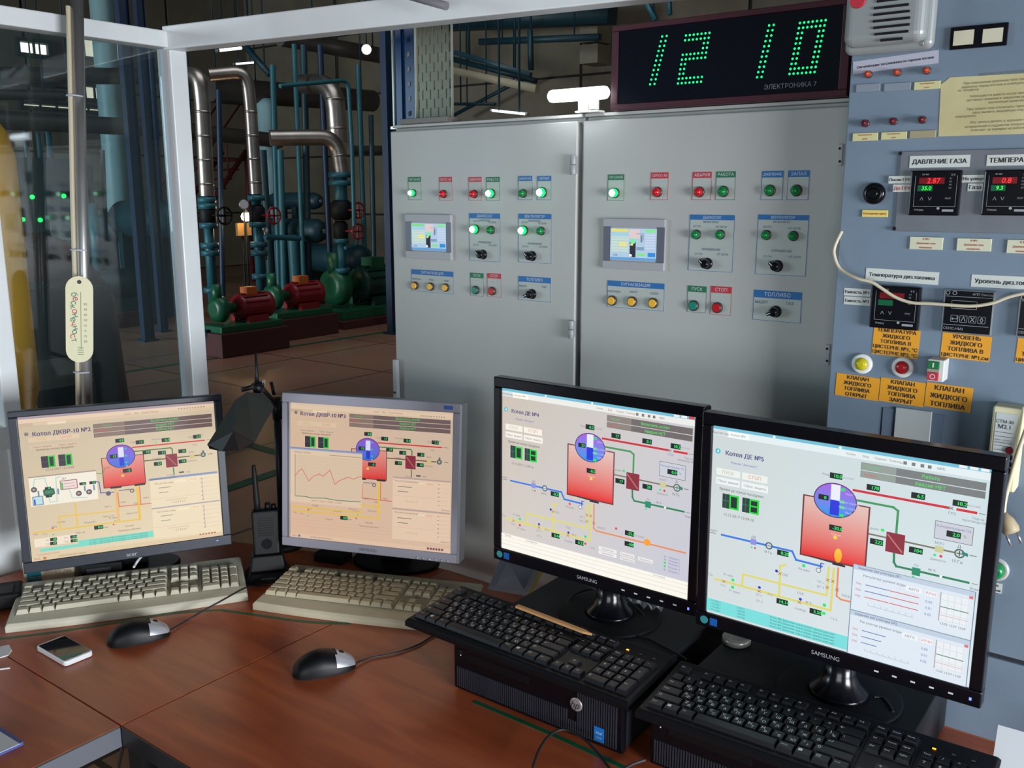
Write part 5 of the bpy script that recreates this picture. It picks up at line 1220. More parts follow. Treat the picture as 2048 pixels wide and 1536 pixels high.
# ------------------------------------------------------------------ lamp and radio
K=at(566,1092,Z=ZD); lampb=thing('desk_lamp','black desk lamp with boxy shade between the two left monitors','lamp',(K.x,K.y,ZD))
T0=Vector(lampb.location)
def lv(px,py,off=0):   # point on the upright plane through the lamp base facing the camera
    r=(px-CX)/FPX*_R-(py-CY)/FPX*_U+_D; nrm=Vector((K.x,K.y,0)).normalized(); dist=(Vector((K.x,K.y,0))).dot(nrm)+off
    return CAM+r*(dist/r.dot(nrm))-T0
dkg=mat('lamp_dark_green',(30,40,36),.35)
dkg=mat('lamp_shade_green',(19,26,23),.55,spec=.3)
MB().lathe((0,0,0),(0,0,1),[(0,.05),(.012,.05),(.018,.03),(.02,.012)],24).build('base',black_matte,lampb)
top=lv(553,808); MB().cyl((0,0,.015),top,.0085,14).build('pole',black_pl,lampb)
m_=MB(); m_.cyl(lv(556,838),lv(551,796),.0125,12); m_.build('clamp',black_pl,lampb)
for (x,y) in ((562,800),(566,826)): MB().lathe(lv(x,y),_R-_D*.3,[(-.006,.003),(.002,.006),(.006,.004)],10).build('clamp_screw',steel,lampb)
MB().cyl(lv(551,806),lv(520,772,-.27),.005,10).cyl(lv(548,790),lv(542,764),.004,8).build('arm',black_pl,lampb)
MB().cyl(lv(518,785,-.28),lv(512,766,-.28),.011,10).cyl(lv(522,768,-.28),lv(528,768,-.28),.006,10).cyl(lv(483,780,-.28),lv(512,772,-.28),.005,8).build('joint',black_pl,lampb)
MB().lathe(lv(514,770,-.28),lv(511,702,-.28)-lv(514,770,-.28),[(0,.005),(.02,.004),((lv(511,702,-.28)-lv(514,770,-.28)).length,.0018)],10).build('rod',black_pl,lampb)
MB().lathe(lv(526,764,-.28),_R-_D*.4,[(-.004,.003),(.003,.005)],10).build('screw',steel,lampb)
# boxy hood: two roof faces meeting in a ridge, a dark front lip, closed sides, open underneath
O=-.33
A_,B_,C_,D_=lv(472,800,O),lv(494,785,O-.02),lv(528,788,O),lv(547,814,O+.02)
E_,F_,G_=lv(415,890,O-.01),lv(467,862,O-.05),lv(508,884,O)
Ab,Db,Eb,Gb=lv(484,792,O+.07),lv(538,800,O+.08),lv(436,872,O+.09),lv(503,880,O+.10)
o=MB().add([A_,B_,C_,D_,E_,F_,G_,Ab,Db,Eb,Gb],[(0,4,5,1),(1,5,6,3),(1,3,2),(0,7,9,4),(3,6,10,8),(7,8,10,9),(0,1,2),(0,2,8,7),(2,3,8)]).build('shade',dkg,lampb)
sf=o.modifiers.new('wall','SOLIDIFY'); sf.thickness=.002; sf.offset=0
E2,H2,H3,G2=lv(418,895,O-.02),lv(444,903,O-.04),lv(478,901,O-.04),lv(504,891,O-.01)
MB().add([E_,F_,G_,G2,H3,H2,E2],[(0,6,5),(0,5,1),(1,5,4),(1,4,2),(2,4,3)]).build('front_lip',black_pl,lampb).modifiers.new('wall','SOLIDIFY').thickness=.003
MB().cyl(lv(455,872,-.32),lv(490,880,-.32),.012,12).build('bulb',mat('bulb_off',(190,190,185),.3),lampb)
# two-way radio in charger
Rp=at(538,1168,Z=ZD); rz=math.atan2(Rp.y,Rp.x)-rad(90)+rad(0)
t=thing('radio_charger','black desk charger holding the two-way radio between the left monitors','charger',(Rp.x,Rp.y+.0,ZD),rz)
m_=MB(); m_.frustum(.104,.090,.078,.064,0,.022,0,Matrix.Translation((0,.045,0))); m_.frustum(.078,.064,.066,.050,.022,.058,0,Matrix.Translation((0,.048,0)))
m_.build('cradle',black_pl,t,.004,3)
m_=MB(); m_.text('MOTOROLA',.004,Matrix.Translation((0,.0055,.010))@Matrix.Rotation(rad(72),4,'X')); m_.build('lettering',mat('dim_print',(110,112,118),.5),t)
r=thing('two_way_radio','black two-way radio with stubby antenna standing in the charger','radio',(Rp.x,Rp.y,ZD),rz); r.location=Vector((Rp.x,Rp.y,ZD))+Matrix.Rotation(rz,3,'Z')@Vector((0,.048,.036))
lean=Matrix.Rotation(rad(-8),4,'X')
MB().frustum(.056,.032,.060,.036,.0,.118,0,lean).build('body',black_pl,r,.005,3)
m_=MB()
for k in range(8): m_.box(-.017,.017,-.0188,-.0165,.060+k*.0055,.0625+k*.0055,0,lean)
m_.build('speaker_grille',black_matte,r)
MB().lathe(lean@Vector((.0,-.016,.042)),lean.to_3x3()@Vector((0,-1,0)),[(0,.012),(.002,.011)],18).build('badge_ring',black_gloss,r)
MB().lathe(lean@Vector((-.016,0,.117)),lean.to_3x3()@Vector((-.03,0,1)),[(0,.0075),(.02,.0070),(.08,.0055),(.100,.0045),(.103,.003)],12).build('antenna',black_matte,r)
for (x,hh_,rr_) in ((.006,.016,.007),(.019,.012,.006)): MB().lathe(lean@Vector((x,0,.117)),lean.to_3x3()@Vector((0,0,1)),[(0,rr_),(hh_,rr_*.85)],12).build('knob',black_pl,r)

# ------------------------------------------------------------------ screens
def tint(c,k): return tuple(max(0,min(255,c[i]*k[i])) for i in range(3))
def scr_de(num,two):
    """boiler screen of the two right monitors"""
    d=Scr()
    if two: d.grect(0,0,1000,800,[(206,214,214),(204,222,226),(222,232,240),(212,220,220)])
    else: d.grect(0,0,1000,800,[(204,192,178),(206,204,208),(200,202,216),(214,206,198)])
    wh=(245,250,250) if two else (255,250,240)
    d.rect(0,0,1000,16,(110,190,215)); d.rect(0,14,1000,40,(226,238,240) if two else (236,236,232)); 
    d.rect(5,16,60,40,(214,222,222)); d.rect(62,16,150,40,wh); d.circ(250,9,5,wh); d.circ(500,9,5,wh)
    d.text('Диспетчер',32,28,9,(110,100,100)); d.text('Котел №%d'%num,105,28,9,(110,100,100))
    for i,st in enumerate(('Котел','Вид','Сервис','Помощь')): d.text(st,540+i*52,27,8,(150,110,100))
    for i,u in enumerate((727,755,784,808)): d.rect(u-6,21,u+6,33,(120,125,120)); 
    d.text('100%',845,27,9,(90,100,100)); 
    for i in range(3): d.rect(900+i*34,2,926+i*34,12,(235,240,245) if i<2 or two else (220,70,60))
    d.circ(23,103,11,(60,190,215)); d.poly([(18,103),(27,96),(27,110)],wh)
    d.text('Котел ДЕ №%d'%num,134,105,19,(60,54,120),bold=1.5,width=156); d.text('Режим "Автомат"',134,141,9,(110,100,190))
    for (a,b,st,c) in ((20,120,'ПУСК',(190,180,150)),(128,232,'СТОП',(226,130,110))): d.rect(a,172,b,200,(236,240,234) if two else (246,240,228)); d.text(st,(a+b)/2,186,13,c)
    for (a,b,st) in ((20,120,'Сброс аварии'),(128,236,'Сброс защиты')): d.rect(a,210,b,238,(236,242,242) if two else (246,240,232)); d.text(st,(a+b)/2,224,9,(120,110,110))
    d.text('Время до конца продувки',128,256,10,(70,60,60))
    for u in (50,134):
        d.rect(u,274,u+66,334,(30,60,52)); d.rect(u+30,274,u+70,334,(20,215,60)); d.rect(u+36,281,u+62,327,(14,40,30)); d.rect(u,300,u+28,304,(60,100,90)); d.rect(u+12,274,u+15,334,(60,100,90))
        if u==134: d.rect(u+36,300,u+62,306,(20,215,60))
    d.text('13.12.2017 12:09:16',122,360,11,(110,100,100))
    for (v0,v1) in ((50,78),(81,106)):
        d.rect(578,v0,989,v1,(120,124,124) if two else (112,104,104)); d.rect(580,v0+1,700,v1-1,(146,158,150) if two else (140,130,122))
    d.text('Нагрев',620,64,9,(90,200,120)); d.text('Авария',612,94,9,(220,80,70)); d.text('Работа' if two else 'Включить котел',815,64,12,(60,240,90)); d.text('Авария НЕТ',815,94,12,(60,240,90))
    # furnace and drum
    d.rect(374,212,622,456,(110,50,52)); d.grect(380,217,616,450,[(224,190,180),(226,196,188),(232,36,30),(226,30,24)])
    d.circ(494,213,80,(90,50,110),ry=67,n=40); d.circ(494,213,76,(165,95,225),(20,150,235),ry=63,n=40)
    d.rect(477,152,511,212,(232,236,255)); d.rect(477,212,511,270,(30,50,215)); 
    for (u,v) in ((520,166),(520,213),(520,234),(520,266)): d.rect(u-7,v-5,u+8,v+6,(30,230,90))
    for (v,st) in ((180,'Макс'),(213,'Выше нормы'),(234,'Ниже нормы'),(252,'Мин')): d.text(st,545,v,8,(200,190,240))
    d.disp(451,209,'0' if two else '22',38,20); d.disp(492,119,'10.0' if two else '0.2'); d.disp(502,320,'-20.0' if two else '-0.5'); d.disp(652,339,'222' if two else '17'); d.disp(787,339,'104' if two else '28')
    d.disp(626,138,'178' if two else '17'); d.disp(779,138,'6.5' if two else '0.1'); d.disp(914,138,'10.2'); d.rect(497,350,510,362,(235,220,60)); d.text('Пламя',505,345,8,(240,200,190))
    d.text('Рбар',455,119,8,(130,130,150)); d.text('кгс/см2',535,119,8,(150,150,150)); d.text('кгс/см2',958,138,8,(150,150,150))
    # pipes
    d.line([(555,160),(883,160)],9,(205,40,55)); d.line([(905,160),(970,160)],9,(215,40,50)); d.text('ГПЗ',893,178,9,(120,120,140)); d.line([(883,155),(895,165)],2,(80,90,80)); d.line([(883,165),(895,155)],2,(80,90,80)); d.line([(975,160),(996,160)],2,(110,120,90)); d.text('Пар на',975,180,8,(120,120,130)); d.text('производство',965,192,8,(120,120,130))
    d.line([(570,196),(700,196),(717,206),(717,292)],8,(60,150,90)); d.line([(715,365),(717,400),(726,414),(968,414)],8,(40,130,90)); d.rect(780,403,808,432,(30,140,105)); d.text('ПУ',794,395,9,(120,130,160)); d.text('46 %',845,398,9,(90,100,120)); d.rect(782,436,790,442,(30,220,120)); d.circ(876,414,5,wh)
    d.line([(975,414),(995,414)],2,(90,110,90)); d.text('Вода',985,432,8,(100,100,110))
    d.line([(622,314),(925,316)],6,(122,116,92)); d.rect(684,291,748,366,(140,36,56)); d.line([(688,300),(742,358)],5,(190,120,120)); d.rect(849,304,876,328,(204,204,150)); d.text('МЭО',862,294,9,(130,130,160)); d.circ(928,316,17,(80,100,96)); d.circ(928,316,12,(205,215,210)); d.line([(918,316),(938,316)],3,(50,70,66)); d.line([(928,306),(928,326)],3,(50,70,66)); d.poly([(935,306),(955,310),(955,322),(935,318)],(50,130,120)); d.text('Д',925,290,10,(60,70,110)); d.line([(960,314),(982,314)],3,(110,116,90)); d.text('15 Гц',924,346,10,(70,80,80)); d.circ(850,340,5,(60,220,150)); d.circ(870,340,5,(220,50,60)); d.text('Дымосос',862,356,8,(120,130,120)); d.rect(664,284,676,294,(50,225,110)); d.text('Т дыма',636,290,8,(120,140,130))
    d.rect(842,213,965,279,(110,110,120)); d.rect(844,215,963,277,(204,206,216)); d.text('Концентрация О2',903,230,9,(110,120,170)); d.disp(904,252,'2.0' if two else '0.0'); d.text('%',940,252,10,(120,120,130))
    # air line
    d.line([(0,450),(30,450)],2,(90,90,70)); d.line([(50,449),(345,449),(362,480),(465,482)],8,(50,120,225)); d.rect(177,436,200,460,(140,146,225)); d.circ(252,449,15,(70,90,110)); d.circ(252,449,10,(200,214,220)); d.line([(243,449),(262,449)],2,(30,40,50)); d.disp(309,466,'0.20' if two else '-0.23'); d.text('Воздух',12,438,9,(110,110,110)); d.text('ДВ',187,428,9,(100,100,150)); d.text('18 Гц',250,476,9,(80,80,90)); d.circ(182,472,4,(60,220,150)); d.circ(196,472,4,(210,60,60))
    d.line([(457,492),(457,470),(470,470)],4,(40,90,180)); d.circ(450,500,10,(120,130,140)); d.circ(450,500,7,(230,234,236)); d.line([(410,452),(540,458)],5,(60,40,40)); d.rect(500,456,548,464,(40,30,36))
    if two: d.circ(519,424,14,(250,200,60),(250,160,20),ry=28)
    # gas
    yl_=(222,214,110)
    d.line([(30,645),(505,649),(507,475)],9,yl_); d.line([(150,646),(151,594),(487,593),(488,475)],8,yl_); d.line([(303,647),(302,520),(325,510)],8,yl_)
    d.line([(523,470),(524,585),(540,594),(640 if two else 983,594)],7,(232,140,90))
    if not two: d.circ(797,589,16,(250,160,40)); d.disp(708,568,'-25.0'); d.disp(708,618,'-100'); d.text('кгс/см2',760,570,8,(130,120,120)); 
    d.disp(317,667,'14.14' if two else '0.44'); d.disp(449,671,'3.50' if two else '0.23')
    for (u,v,c) in ((110,630,(40,225,110)),(110,661,(40,225,110) if two else (220,60,60)),(222,632,(30,50,190)),(388,636,(30,50,190)),(481,634,(40,225,110)),(481,668,(40,225,110) if two else (220,60,60)),(393,496,(40,225,110) if two else (225,80,90)),(288,545,(30,50,190)),(640,560,(220,80,90))): d.rect(u-6,v-6,u+6,v+6,c) if c[1]>200 else d.circ(u,v,6,c)
    for (u,v) in ((72,646),(222,648),(302,552),(385,650),(487,530),(487,560),(507,530),(524,560)): d.line([(u-7,v-6),(u+7,v+6)],2,(180,80,70)); d.line([(u-7,v+6),(u+7,v-6)],2,(180,80,70))
    for (u,v,st) in ((12,632,'Газ'),(90,614,'Рг мин'),(120,678,'Рг макс'),(70,664,'ГЗ-1'),(222,664,'СГ-1'),(325,552,'СБГ'),(462,545,'ОГ-1'),(462,565,'ОГ-2'),(388,612,'ПЗК'),(420,640,'46 %'),(268,650,'Рго'),(520,680,'ГЗ-2'),(395,512,'Рв мин'),(565,575,'МАЗУТ'),(225,690,'СГ-2'),(390,678,'0 мбар')): d.text(st,u,v,9,(130,124,140))
    if two:
        d.rect(0,735,580,790,(120,222,220))
        for i,v in enumerate((742,755,768,781)): d.text('13.12.2017',40,v,7,(40,90,90)); d.text('12:07:%02d'%(11+i*9),150,v,7,(40,90,90)); d.text('Котел №5 Давление газа в норме горелка работает',400,v,7,(40,90,90))
        for (v0,v1,hot) in ((440,622,True),(622,800,False)):
            d.rect(576,v0,992,v1,(120,140,160)); d.rect(579,v0+2,989,v1-1,(222,232,242)); d.rect(579,v0+2,989,v0+20,(192,208,226)); d.text('Задание регулятора №%d'%(1 if hot else 2),670,v0+11,9,(70,80,110)); d.text('Регулятор уровня воды',690,v0+38,9,(90,100,120)); d.rect(972,v0+20,985,v0+30,(220,120,120))
            d.rect(765,v0+36,820,v0+56,(238,242,246)); d.text('АВТО',792,v0+46,9,(100,110,120)); d.rect(830,v0+36,870,v0+56,(238,242,246)); d.text('РУЧН',850,v0+46,9,(215,90,80))
            for k in range(3):
                y=v0+72+k*24; d.line([(625,y),(710-k*14*(not hot),y)],3,(90,120,180) if not hot or k<2 else (215,90,90)); 
                if hot: d.line([(712,y),(812,y)],3,(215,90,90)); 
                d.text('0.0%d'%k,845,y+6,9,(110,110,190)); d.text('Зад',600,y,8,(200,100,100))
            d.line([(640,v0+150),(800,v0+152)],2,(180,190,205)); 
            for k in range(8): d.line([(640+k*22,v0+140),(640+k*22,v0+150)],1.5,(170,180,195))
            d.rect(884,v0+32,975,v0+138,(232,238,242))
            for k in range(5): d.line([(884+k*22,v0+32),(884+k*22,v0+138)],1.5,(205,214,222)); d.line([(884,v0+32+k*25),(975,v0+32+k*25)],1.5,(205,214,222))
            d.line([(884,v0+84),(975,v0+84)],3,(90,140,120)); d.line([(884,v0+115),(975,v0+115)],2,(220,170,170)); d.line([(882,v0+30),(882,v0+140)],2,(160,120,130)); d.text('12:05 12:07 12:09',930,v0+146,8,(110,110,120))
    else:
        d.rect(0,722,1000,800,(250,246,236)); d.line([(0,738),(1000,738)],2,(225,215,205)); d.line([(0,756),(1000,756)],2,(225,215,205)); d.line([(0,776),(1000,776)],2,(215,205,205))
        d.text('Время',40,729,8,(130,120,120)); d.text('Сообщение',180,729,8,(130,120,120)); d.text('Состояние',860,729,8,(150,140,140))
        for (a,b,c,dd) in ((553,662,646,678),(553,682,646,698),(665,662,737,678),(665,684,737,698),(755,664,828,680)): d.rect(a,b,c,dd,(240,238,236)); d.text('Параметры',(a+c)/2,(b+dd)/2,8,(140,130,130))
        for i,v in enumerate((632,646,660,676,692)): d.text('Режим %d'%(i+1),930,v,9,(130,120,190)); d.circ(886,v,5,(30,220,80) if i in(2,3) else (170,170,210))
    return d
def scr_dkvr(num,trend):
    d=Scr(); oy=-24 if trend else 0
    if trend: d.grect(0,0,1000,800,[(222,190,160),(214,190,168),(226,194,166),(230,190,160)])
    else: d.grect(0,0,1000,800,[(204,186,156),(210,192,164),(240,222,186),(224,204,170)])
    b1=(232,206,176)
    d.rect(0,0,1000,14,(170,150,160) if not trend else (226,200,176)); d.rect(0,14,1000,36,b1); d.rect(0,38,1000,52,(222,196,166)); d.rect(2,38,70,54,(206,178,150)); d.rect(140,38,230,54,(240,216,186)); 
    for i,st in enumerate(('Котел','Вид','Сервис','Помощь')): d.text(st,540+i*46,24 if trend else 32,8,(150,110,90))
    for i in range(10): d.rect(806+i*15,26,814+i*15,32,(170,140,120))
    y=61 if trend else 99
    d.circ(34,y-4,10,(110,110,100)); d.poly([(28,y-12),(42,y-14),(36,y+2)],(150,140,130))
    d.text('Котел ДКВР-10 №%d'%num,205,y,24,(62,46,104),bold=2,width=284)
    y=119 if trend else 130
    d.rect(41,y-13,164,y+12,(226,200,170)); d.rect(168,y-13,290,y+12,(228,202,172)); d.text('ПУСК',104,y,12,(220,180,60)); d.text('СТОП',226,y,12,(232,120,90)); d.rect(41,y+30,164,y+50,(220,194,166)); d.rect(168,y+30,290,y+50,(220,194,166)); d.text('Сброс аварии',104,y+40,9,(140,110,100)); d.text('Сброс защиты',228,y+40,9,(140,110,100))
    d.text('Время до конца продувки',165,y+56,10,(90,60,70))
    y0=192 if trend else 224
    for u in (92,176):
        d.rect(u,y0,u+64,y0+64,(46,38,52)); d.rect(u+34,y0,u+68,y0+64,(20,205,60)); d.rect(u+40,y0+7,u+60,y0+57,(14,50,34)); d.rect(u,y0+30,u+30,y0+33,(90,80,90))
    if not trend: d.text('13.12.2017 12:10:42',180,300,12,(110,80,80))
    y0=44 if trend else 73; 
    for k in range(3):
        d.rect(372 if trend else 361,y0+k*26,984,y0+23+k*26,(112,92,92)); d.rect(374 if trend else 363,y0+1+k*26,520,y0+22+k*26,(138,116,106))
    d.text('Нагрев',430,y0+12,10,(60,190,90)); d.text('Авария',405,y0+37,10,(226,60,50)); d.text('Включить котел',730,y0+10,13,(40,220,80)); d.text('Авария НЕТ',730,y0+37,12,(40,220,80)); d.text('Работа НЕТ',730,y0+63,12,(40,220,80))
    o=oy
    d.rect(386,267+o,606,440+o,(100,30,40)); d.grect(390,271+o,602,436+o,[(232,170,150),(228,150,140),(226,34,34),(232,40,36)]); d.rect(420,434+o,478,446+o,(50,24,30)); d.rect(545,434+o,600,446+o,(50,24,30))
    d.circ(488,267+o,74,(80,30,100),ry=66,n=40); d.circ(488,267+o,70,(150,80,215),(20,120,225),ry=62,n=40); d.rect(475,216+o,504,272+o,(226,226,250)); d.rect(478,276+o,502,322+o,(20,50,205)); d.disp(450,264+o,'12',38,22)
    for v in (222,262,300,320): d.rect(508,v+o,520,v+9+o,(30,190,190))
    d.disp(514,352+o,'-5'); d.rect(482,372+o,496,384+o,(240,210,60)); d.disp(489,178+o,'4.8')
    for (u,v,st) in ((591,198,'17'),(727,200,'0.4'),(896,198,'5.2'),(622,259,'19'),(702,271,'21'),(811,274,'21'),(808,333,'18'),(676,332,'22')): d.disp(u,v+o,st,42,22)
    for (u,v,st) in ((556,195,'Тпар'),(678,190,'Тпв мин'),(865,198,'Рпар'),(670,300,'Т дыма'),(860,285,'МЭО'),(740,405,'Т воды'),(905,190,'кгс/см2'),(880,245,'ГПЗ')): d.text(st,u,v+o,9,(130,110,140))
    d.rect(668,205+o,680,211+o,(40,225,130)); d.rect(672,306+o,684,312+o,(60,220,190))
    d.line([(548,224+o),(937,224+o)],7,(215,40,45)); d.line([(945,224+o),(975,224+o)],2,(110,100,80)); d.line([(558,248+o),(750,248+o),(758,258+o),(758,286+o)],6,(70,120,70)); d.line([(756,362+o),(757,405+o)],6,(70,120,80)); d.line([(604,308+o),(905,308+o)],6,(100,84,50)); d.rect(719,284+o,781,360+o,(138,32,52)); d.line([(726,294+o),(772,350+o)],5,(190,110,100)); d.rect(848,298+o,874,322+o,(214,194,130)); d.circ(922,307+o,15,(70,90,90)); d.circ(922,307+o,8,(170,170,150)); d.poly([(918,280+o),(930,285+o),(922,300+o)],(60,80,80)); d.line([(950,307+o),(975,307+o)],3,(110,100,80)); d.text('Дымосос',860,335+o,8,(140,110,90))
    d.rect(785,392+o,812,400+o,(60,70,70)); d.text('0 %',835,398+o,9,(90,80,80))
    yl_=(236,196,70); org=(222,110,80)
    d.rect(440,446+o,456,640+o,(236,190,120)); d.rect(550,446+o,566,640+o,(238,200,100))
    d.line([(455,470+o),(457,552+o),(640,556+o)],5,org); d.line([(570,450+o),(570,552+o)],5,org); d.line([(20,640),(558,640),(558,460)],8,yl_); 
    d.line([(462,462+o),(520,460+o)],4,(70,70,120)); d.circ(530,470+o,12,(90,90,100)); d.circ(530,470+o,7,(214,190,160)); 
    for (u,v,st) in ((480,530,'ОМ-1'),(600,520,'ОМ-2'),(400,545,'КПГ-1'),(545,545,'СБГ'),(400,600,'ПКН-1-СГ'),(520,600,'ПКН-2-СГ'),(420,612,'Рг мин'),(300,620,'Рпод.мин'),(160,600,'ПСКМ'),(125,622,'ПГК'),(30,650,'Газ'),(75,655,'ГЗ-1'),(250,672,'Рпд газ')): d.text(st,u,v,9,(130,90,110))
    for (u,v,c) in ((115,626,(220,40,50)),(115,662,(40,220,120)),(420,650,(220,40,50)),(430,628,(40,225,110))): d.poly([(u-6,v+5),(u+6,v+5),(u,v-6)],c)
    for (u,v,st) in ((360,640,'Давл.газа'),(500,650,'Ручной'),(500,672,'Перевод в автомат')): d.text(st,u,v+20,9,(110,80,90))
    d.disp(343,656,'0.0')
    if not trend:
        d.rect(23,329,355,336,(170,150,140)); d.rect(23,336,355,494,(246,238,220))
        d.line([(40,400),(50,345),(100,345),(112,400)],5,(180,220,200)); d.line([(112,440),(115,480),(150,480),(155,350),(180,345)],5,(180,220,200)); d.line([(215,416),(225,470),(300,478)],4,(170,215,205))
        d.poly([(86,410),(112,396),(142,408),(144,436),(118,452),(88,440)],(40,96,76)); d.text('ХВО',115,424,13,(50,200,110)); d.disp(112,402,'20',30,14); d.disp(112,446,'7',30,14)
        d.rect(172,368,258,420,(150,90,100)); d.rect(176,372,254,416,(240,220,215)); d.rect(178,380,186,416,(60,190,60)); d.line([(190,388),(245,388)],2,(190,60,60)); d.line([(190,404),(245,404)],2,(190,60,60)); d.text('ДА',195,358,11,(110,70,80))
        for (u,v) in ((44,402),(260,450),(312,448)): d.circ(u,v,15,(90,80,90)); d.poly([(u-6,v+8),(u+10,v),(u-6,v-8)],(190,170,160))
        d.rect(32,440,84,490,(90,130,150)); d.rect(36,444,80,486,(190,225,230)); d.rect(38,456,46,488,(30,70,205)); d.disp(284,398,'4.2',34,16); d.disp(334,398,'3.9',34,16)
        for u in (60,156,288,334): d.rect(u,410,u+8,442,(110,140,170))
        d.line([(350,394),(366,400),(369,462),(438,466)],5,(70,90,190)); d.circ(408,470,13,(90,90,110)); d.line([(355,350),(390,352),(400,325),(430,320)],4,(110,150,90))
        d.line([(152,632),(153,568),(434,574)],7,yl_); d.line([(238,500),(238,640)],7,yl_)
        d.rect(625,413,992,425,(130,150,190)); d.text('Задание регулятора №1',690,419,9,(80,60,90))
        for (v0,v1) in ((425,585),(590,764)):
            d.rect(625,v0,995,v1,(240,222,188)); d.text('Регулятор воды',700,v0+22,9,(140,100,100)); d.rect(760,v0+12,820,v0+28,(246,230,196)); d.rect(840,v0+12,885,v0+28,(246,230,196)); d.text('РУЧН',862,v0+20,9,(226,120,90))
            d.line([(669,v0+48),(735,v0+48)],3,(90,120,100)); d.line([(669,v0+76),(720,v0+76)],3,(90,120,100)); d.line([(625,v0+110),(880,v0+110)],1.5,(214,190,160)); d.rect(700,v0+120,820,v0+128,(228,206,172)); d.text('1 2 3 4 5 6 7',770,v0+140,10,(160,110,100))
            d.line([(905,v0+16),(905,v0+150)],3,(180,150,170)); 
            for k in range(6): d.line([(905,v0+20+k*25),(990,v0+20+k*25)],1.5,(214,190,170)); d.rect(898,v0+18+k*25,904,v0+22+k*25,(170,110,120))
        d.rect(625,585,995,592,(170,160,170))
        d.rect(20,676,230,722,(244,230,206)); 
        for (u,v,st) in ((114,690,'68'),(112,712,'72'),(214,690,'116'),(214,712,'118')): d.disp(u,v,st,34,18)
        for (u,v,st) in ((82,690,'Тв'),(82,712,'Тн'),(176,690,'Тпс'),(176,712,'Тоб')): d.text(st,u,v,9,(130,90,90))
        d.rect(235,716,622,752,(120,222,200)); d.rect(44,734,236,752,(120,222,200)); 
        for v in (724,736,746): d.text('13.12.2017 12:08:10 Котел №2 Остановлен по сигналу оператора',440,v,7,(50,90,90))
        d.text('Т уходящих газов',80,766,9,(222,110,110)); d.rect(0,776,1000,800,(226,202,162)); d.text('Пуск',26,788,9,(120,90,80)); d.rect(56,782,70,796,(200,120,60)); d.text('SCADA Рабочая станция',200,788,8,(120,90,80))
        for i in range(6): d.rect(870+i*16,772,880+i*16,780,(190,90,80))
    else:
        d.rect(0,262,455,276,(120,124,176),(160,190,226)); d.rect(0,274,455,588,(232,206,178)); d.rect(30,304,450,552,(226,200,172)); d.text('ТРЕНДЫ ПАРАМ.',75,290,9,(140,120,90)); d.rect(250,292,450,296,(170,150,130))
        for k in range(22): d.line([(30+k*20,304),(30+k*20,552)],1,(212,190,150))
        for k in range(11): d.line([(30,310+k*22),(450,310+k*22)],1,(212,190,150))
        d.line([(30,304),(30,552)],3,(120,130,90)); pts=[(30,435),(50,405),(74,387),(119,455),(150,425),(188,409),(210,421),(254,381),(286,463),(310,440),(369,413),(404,423),(430,408),(452,404)]
        d.line(pts,3.5,(222,96,80)); d.line([(30,552),(90,550),(140,555),(220,550),(300,556),(448,552)],4,(40,120,80)); d.text('12:00:00  12:02:00  12:04:00  12:06:00',230,570,9,(200,100,90))
        d.line([(0,616),(455,616)],8,yl_); d.line([(445,570),(570,572)],8,yl_)
        for (v0,v1) in ((395,565),(577,748)):
            d.rect(645,v0-9,992,v0,(190,166,156)); d.rect(645,v0,992,v1,(238,208,180)); d.text('Регулятор разрежения',730,v0+14,9,(140,100,100)); d.rect(800,v0+12,840,v0+26,(244,218,192)); d.text('РУЧН',870,v0+20,9,(226,120,90))
            d.line([(676,v0+46),(762,v0+46)],3.5,(90,110,90)); d.line([(676,v0+74),(740,v0+74)],3.5,(90,110,90)); d.text('1 2 3 4 5 6 7',760,v0+128,10,(180,160,110)); d.line([(650,v0+100),(900,v0+100)],1.5,(214,186,160))
            for k in range(6): d.line([(925,v0+14+k*24),(988,v0+14+k*24)],1.5,(214,186,160)); d.rect(918,v0+14+k*24,926,v0+18+k*24,(170,120,130))
            d.text('Закрыть',965,v1-10,9,(120,100,120))
        for v in (690,708,728): d.line([(0,v),(640,v)],1.5,(206,176,156))
        d.rect(0,776,1000,800,(234,200,172)); d.rect(52,782,64,794,(90,90,130)); d.text('Пуск',26,788,9,(120,90,80)); d.text('SCADA Рабочая станция',200,788,8,(120,90,80))
        for i in range(6): d.rect(858+i*17,778,870+i*17,790,(120,60,90))
    return d
scrm={k:screen_mat('monitor_display_%s'%n,s_) for k,n,s_ in ((1,'warm',.93),(2,'peach',.86),(3,'neutral',1.0),(4,'cool',1.0))}
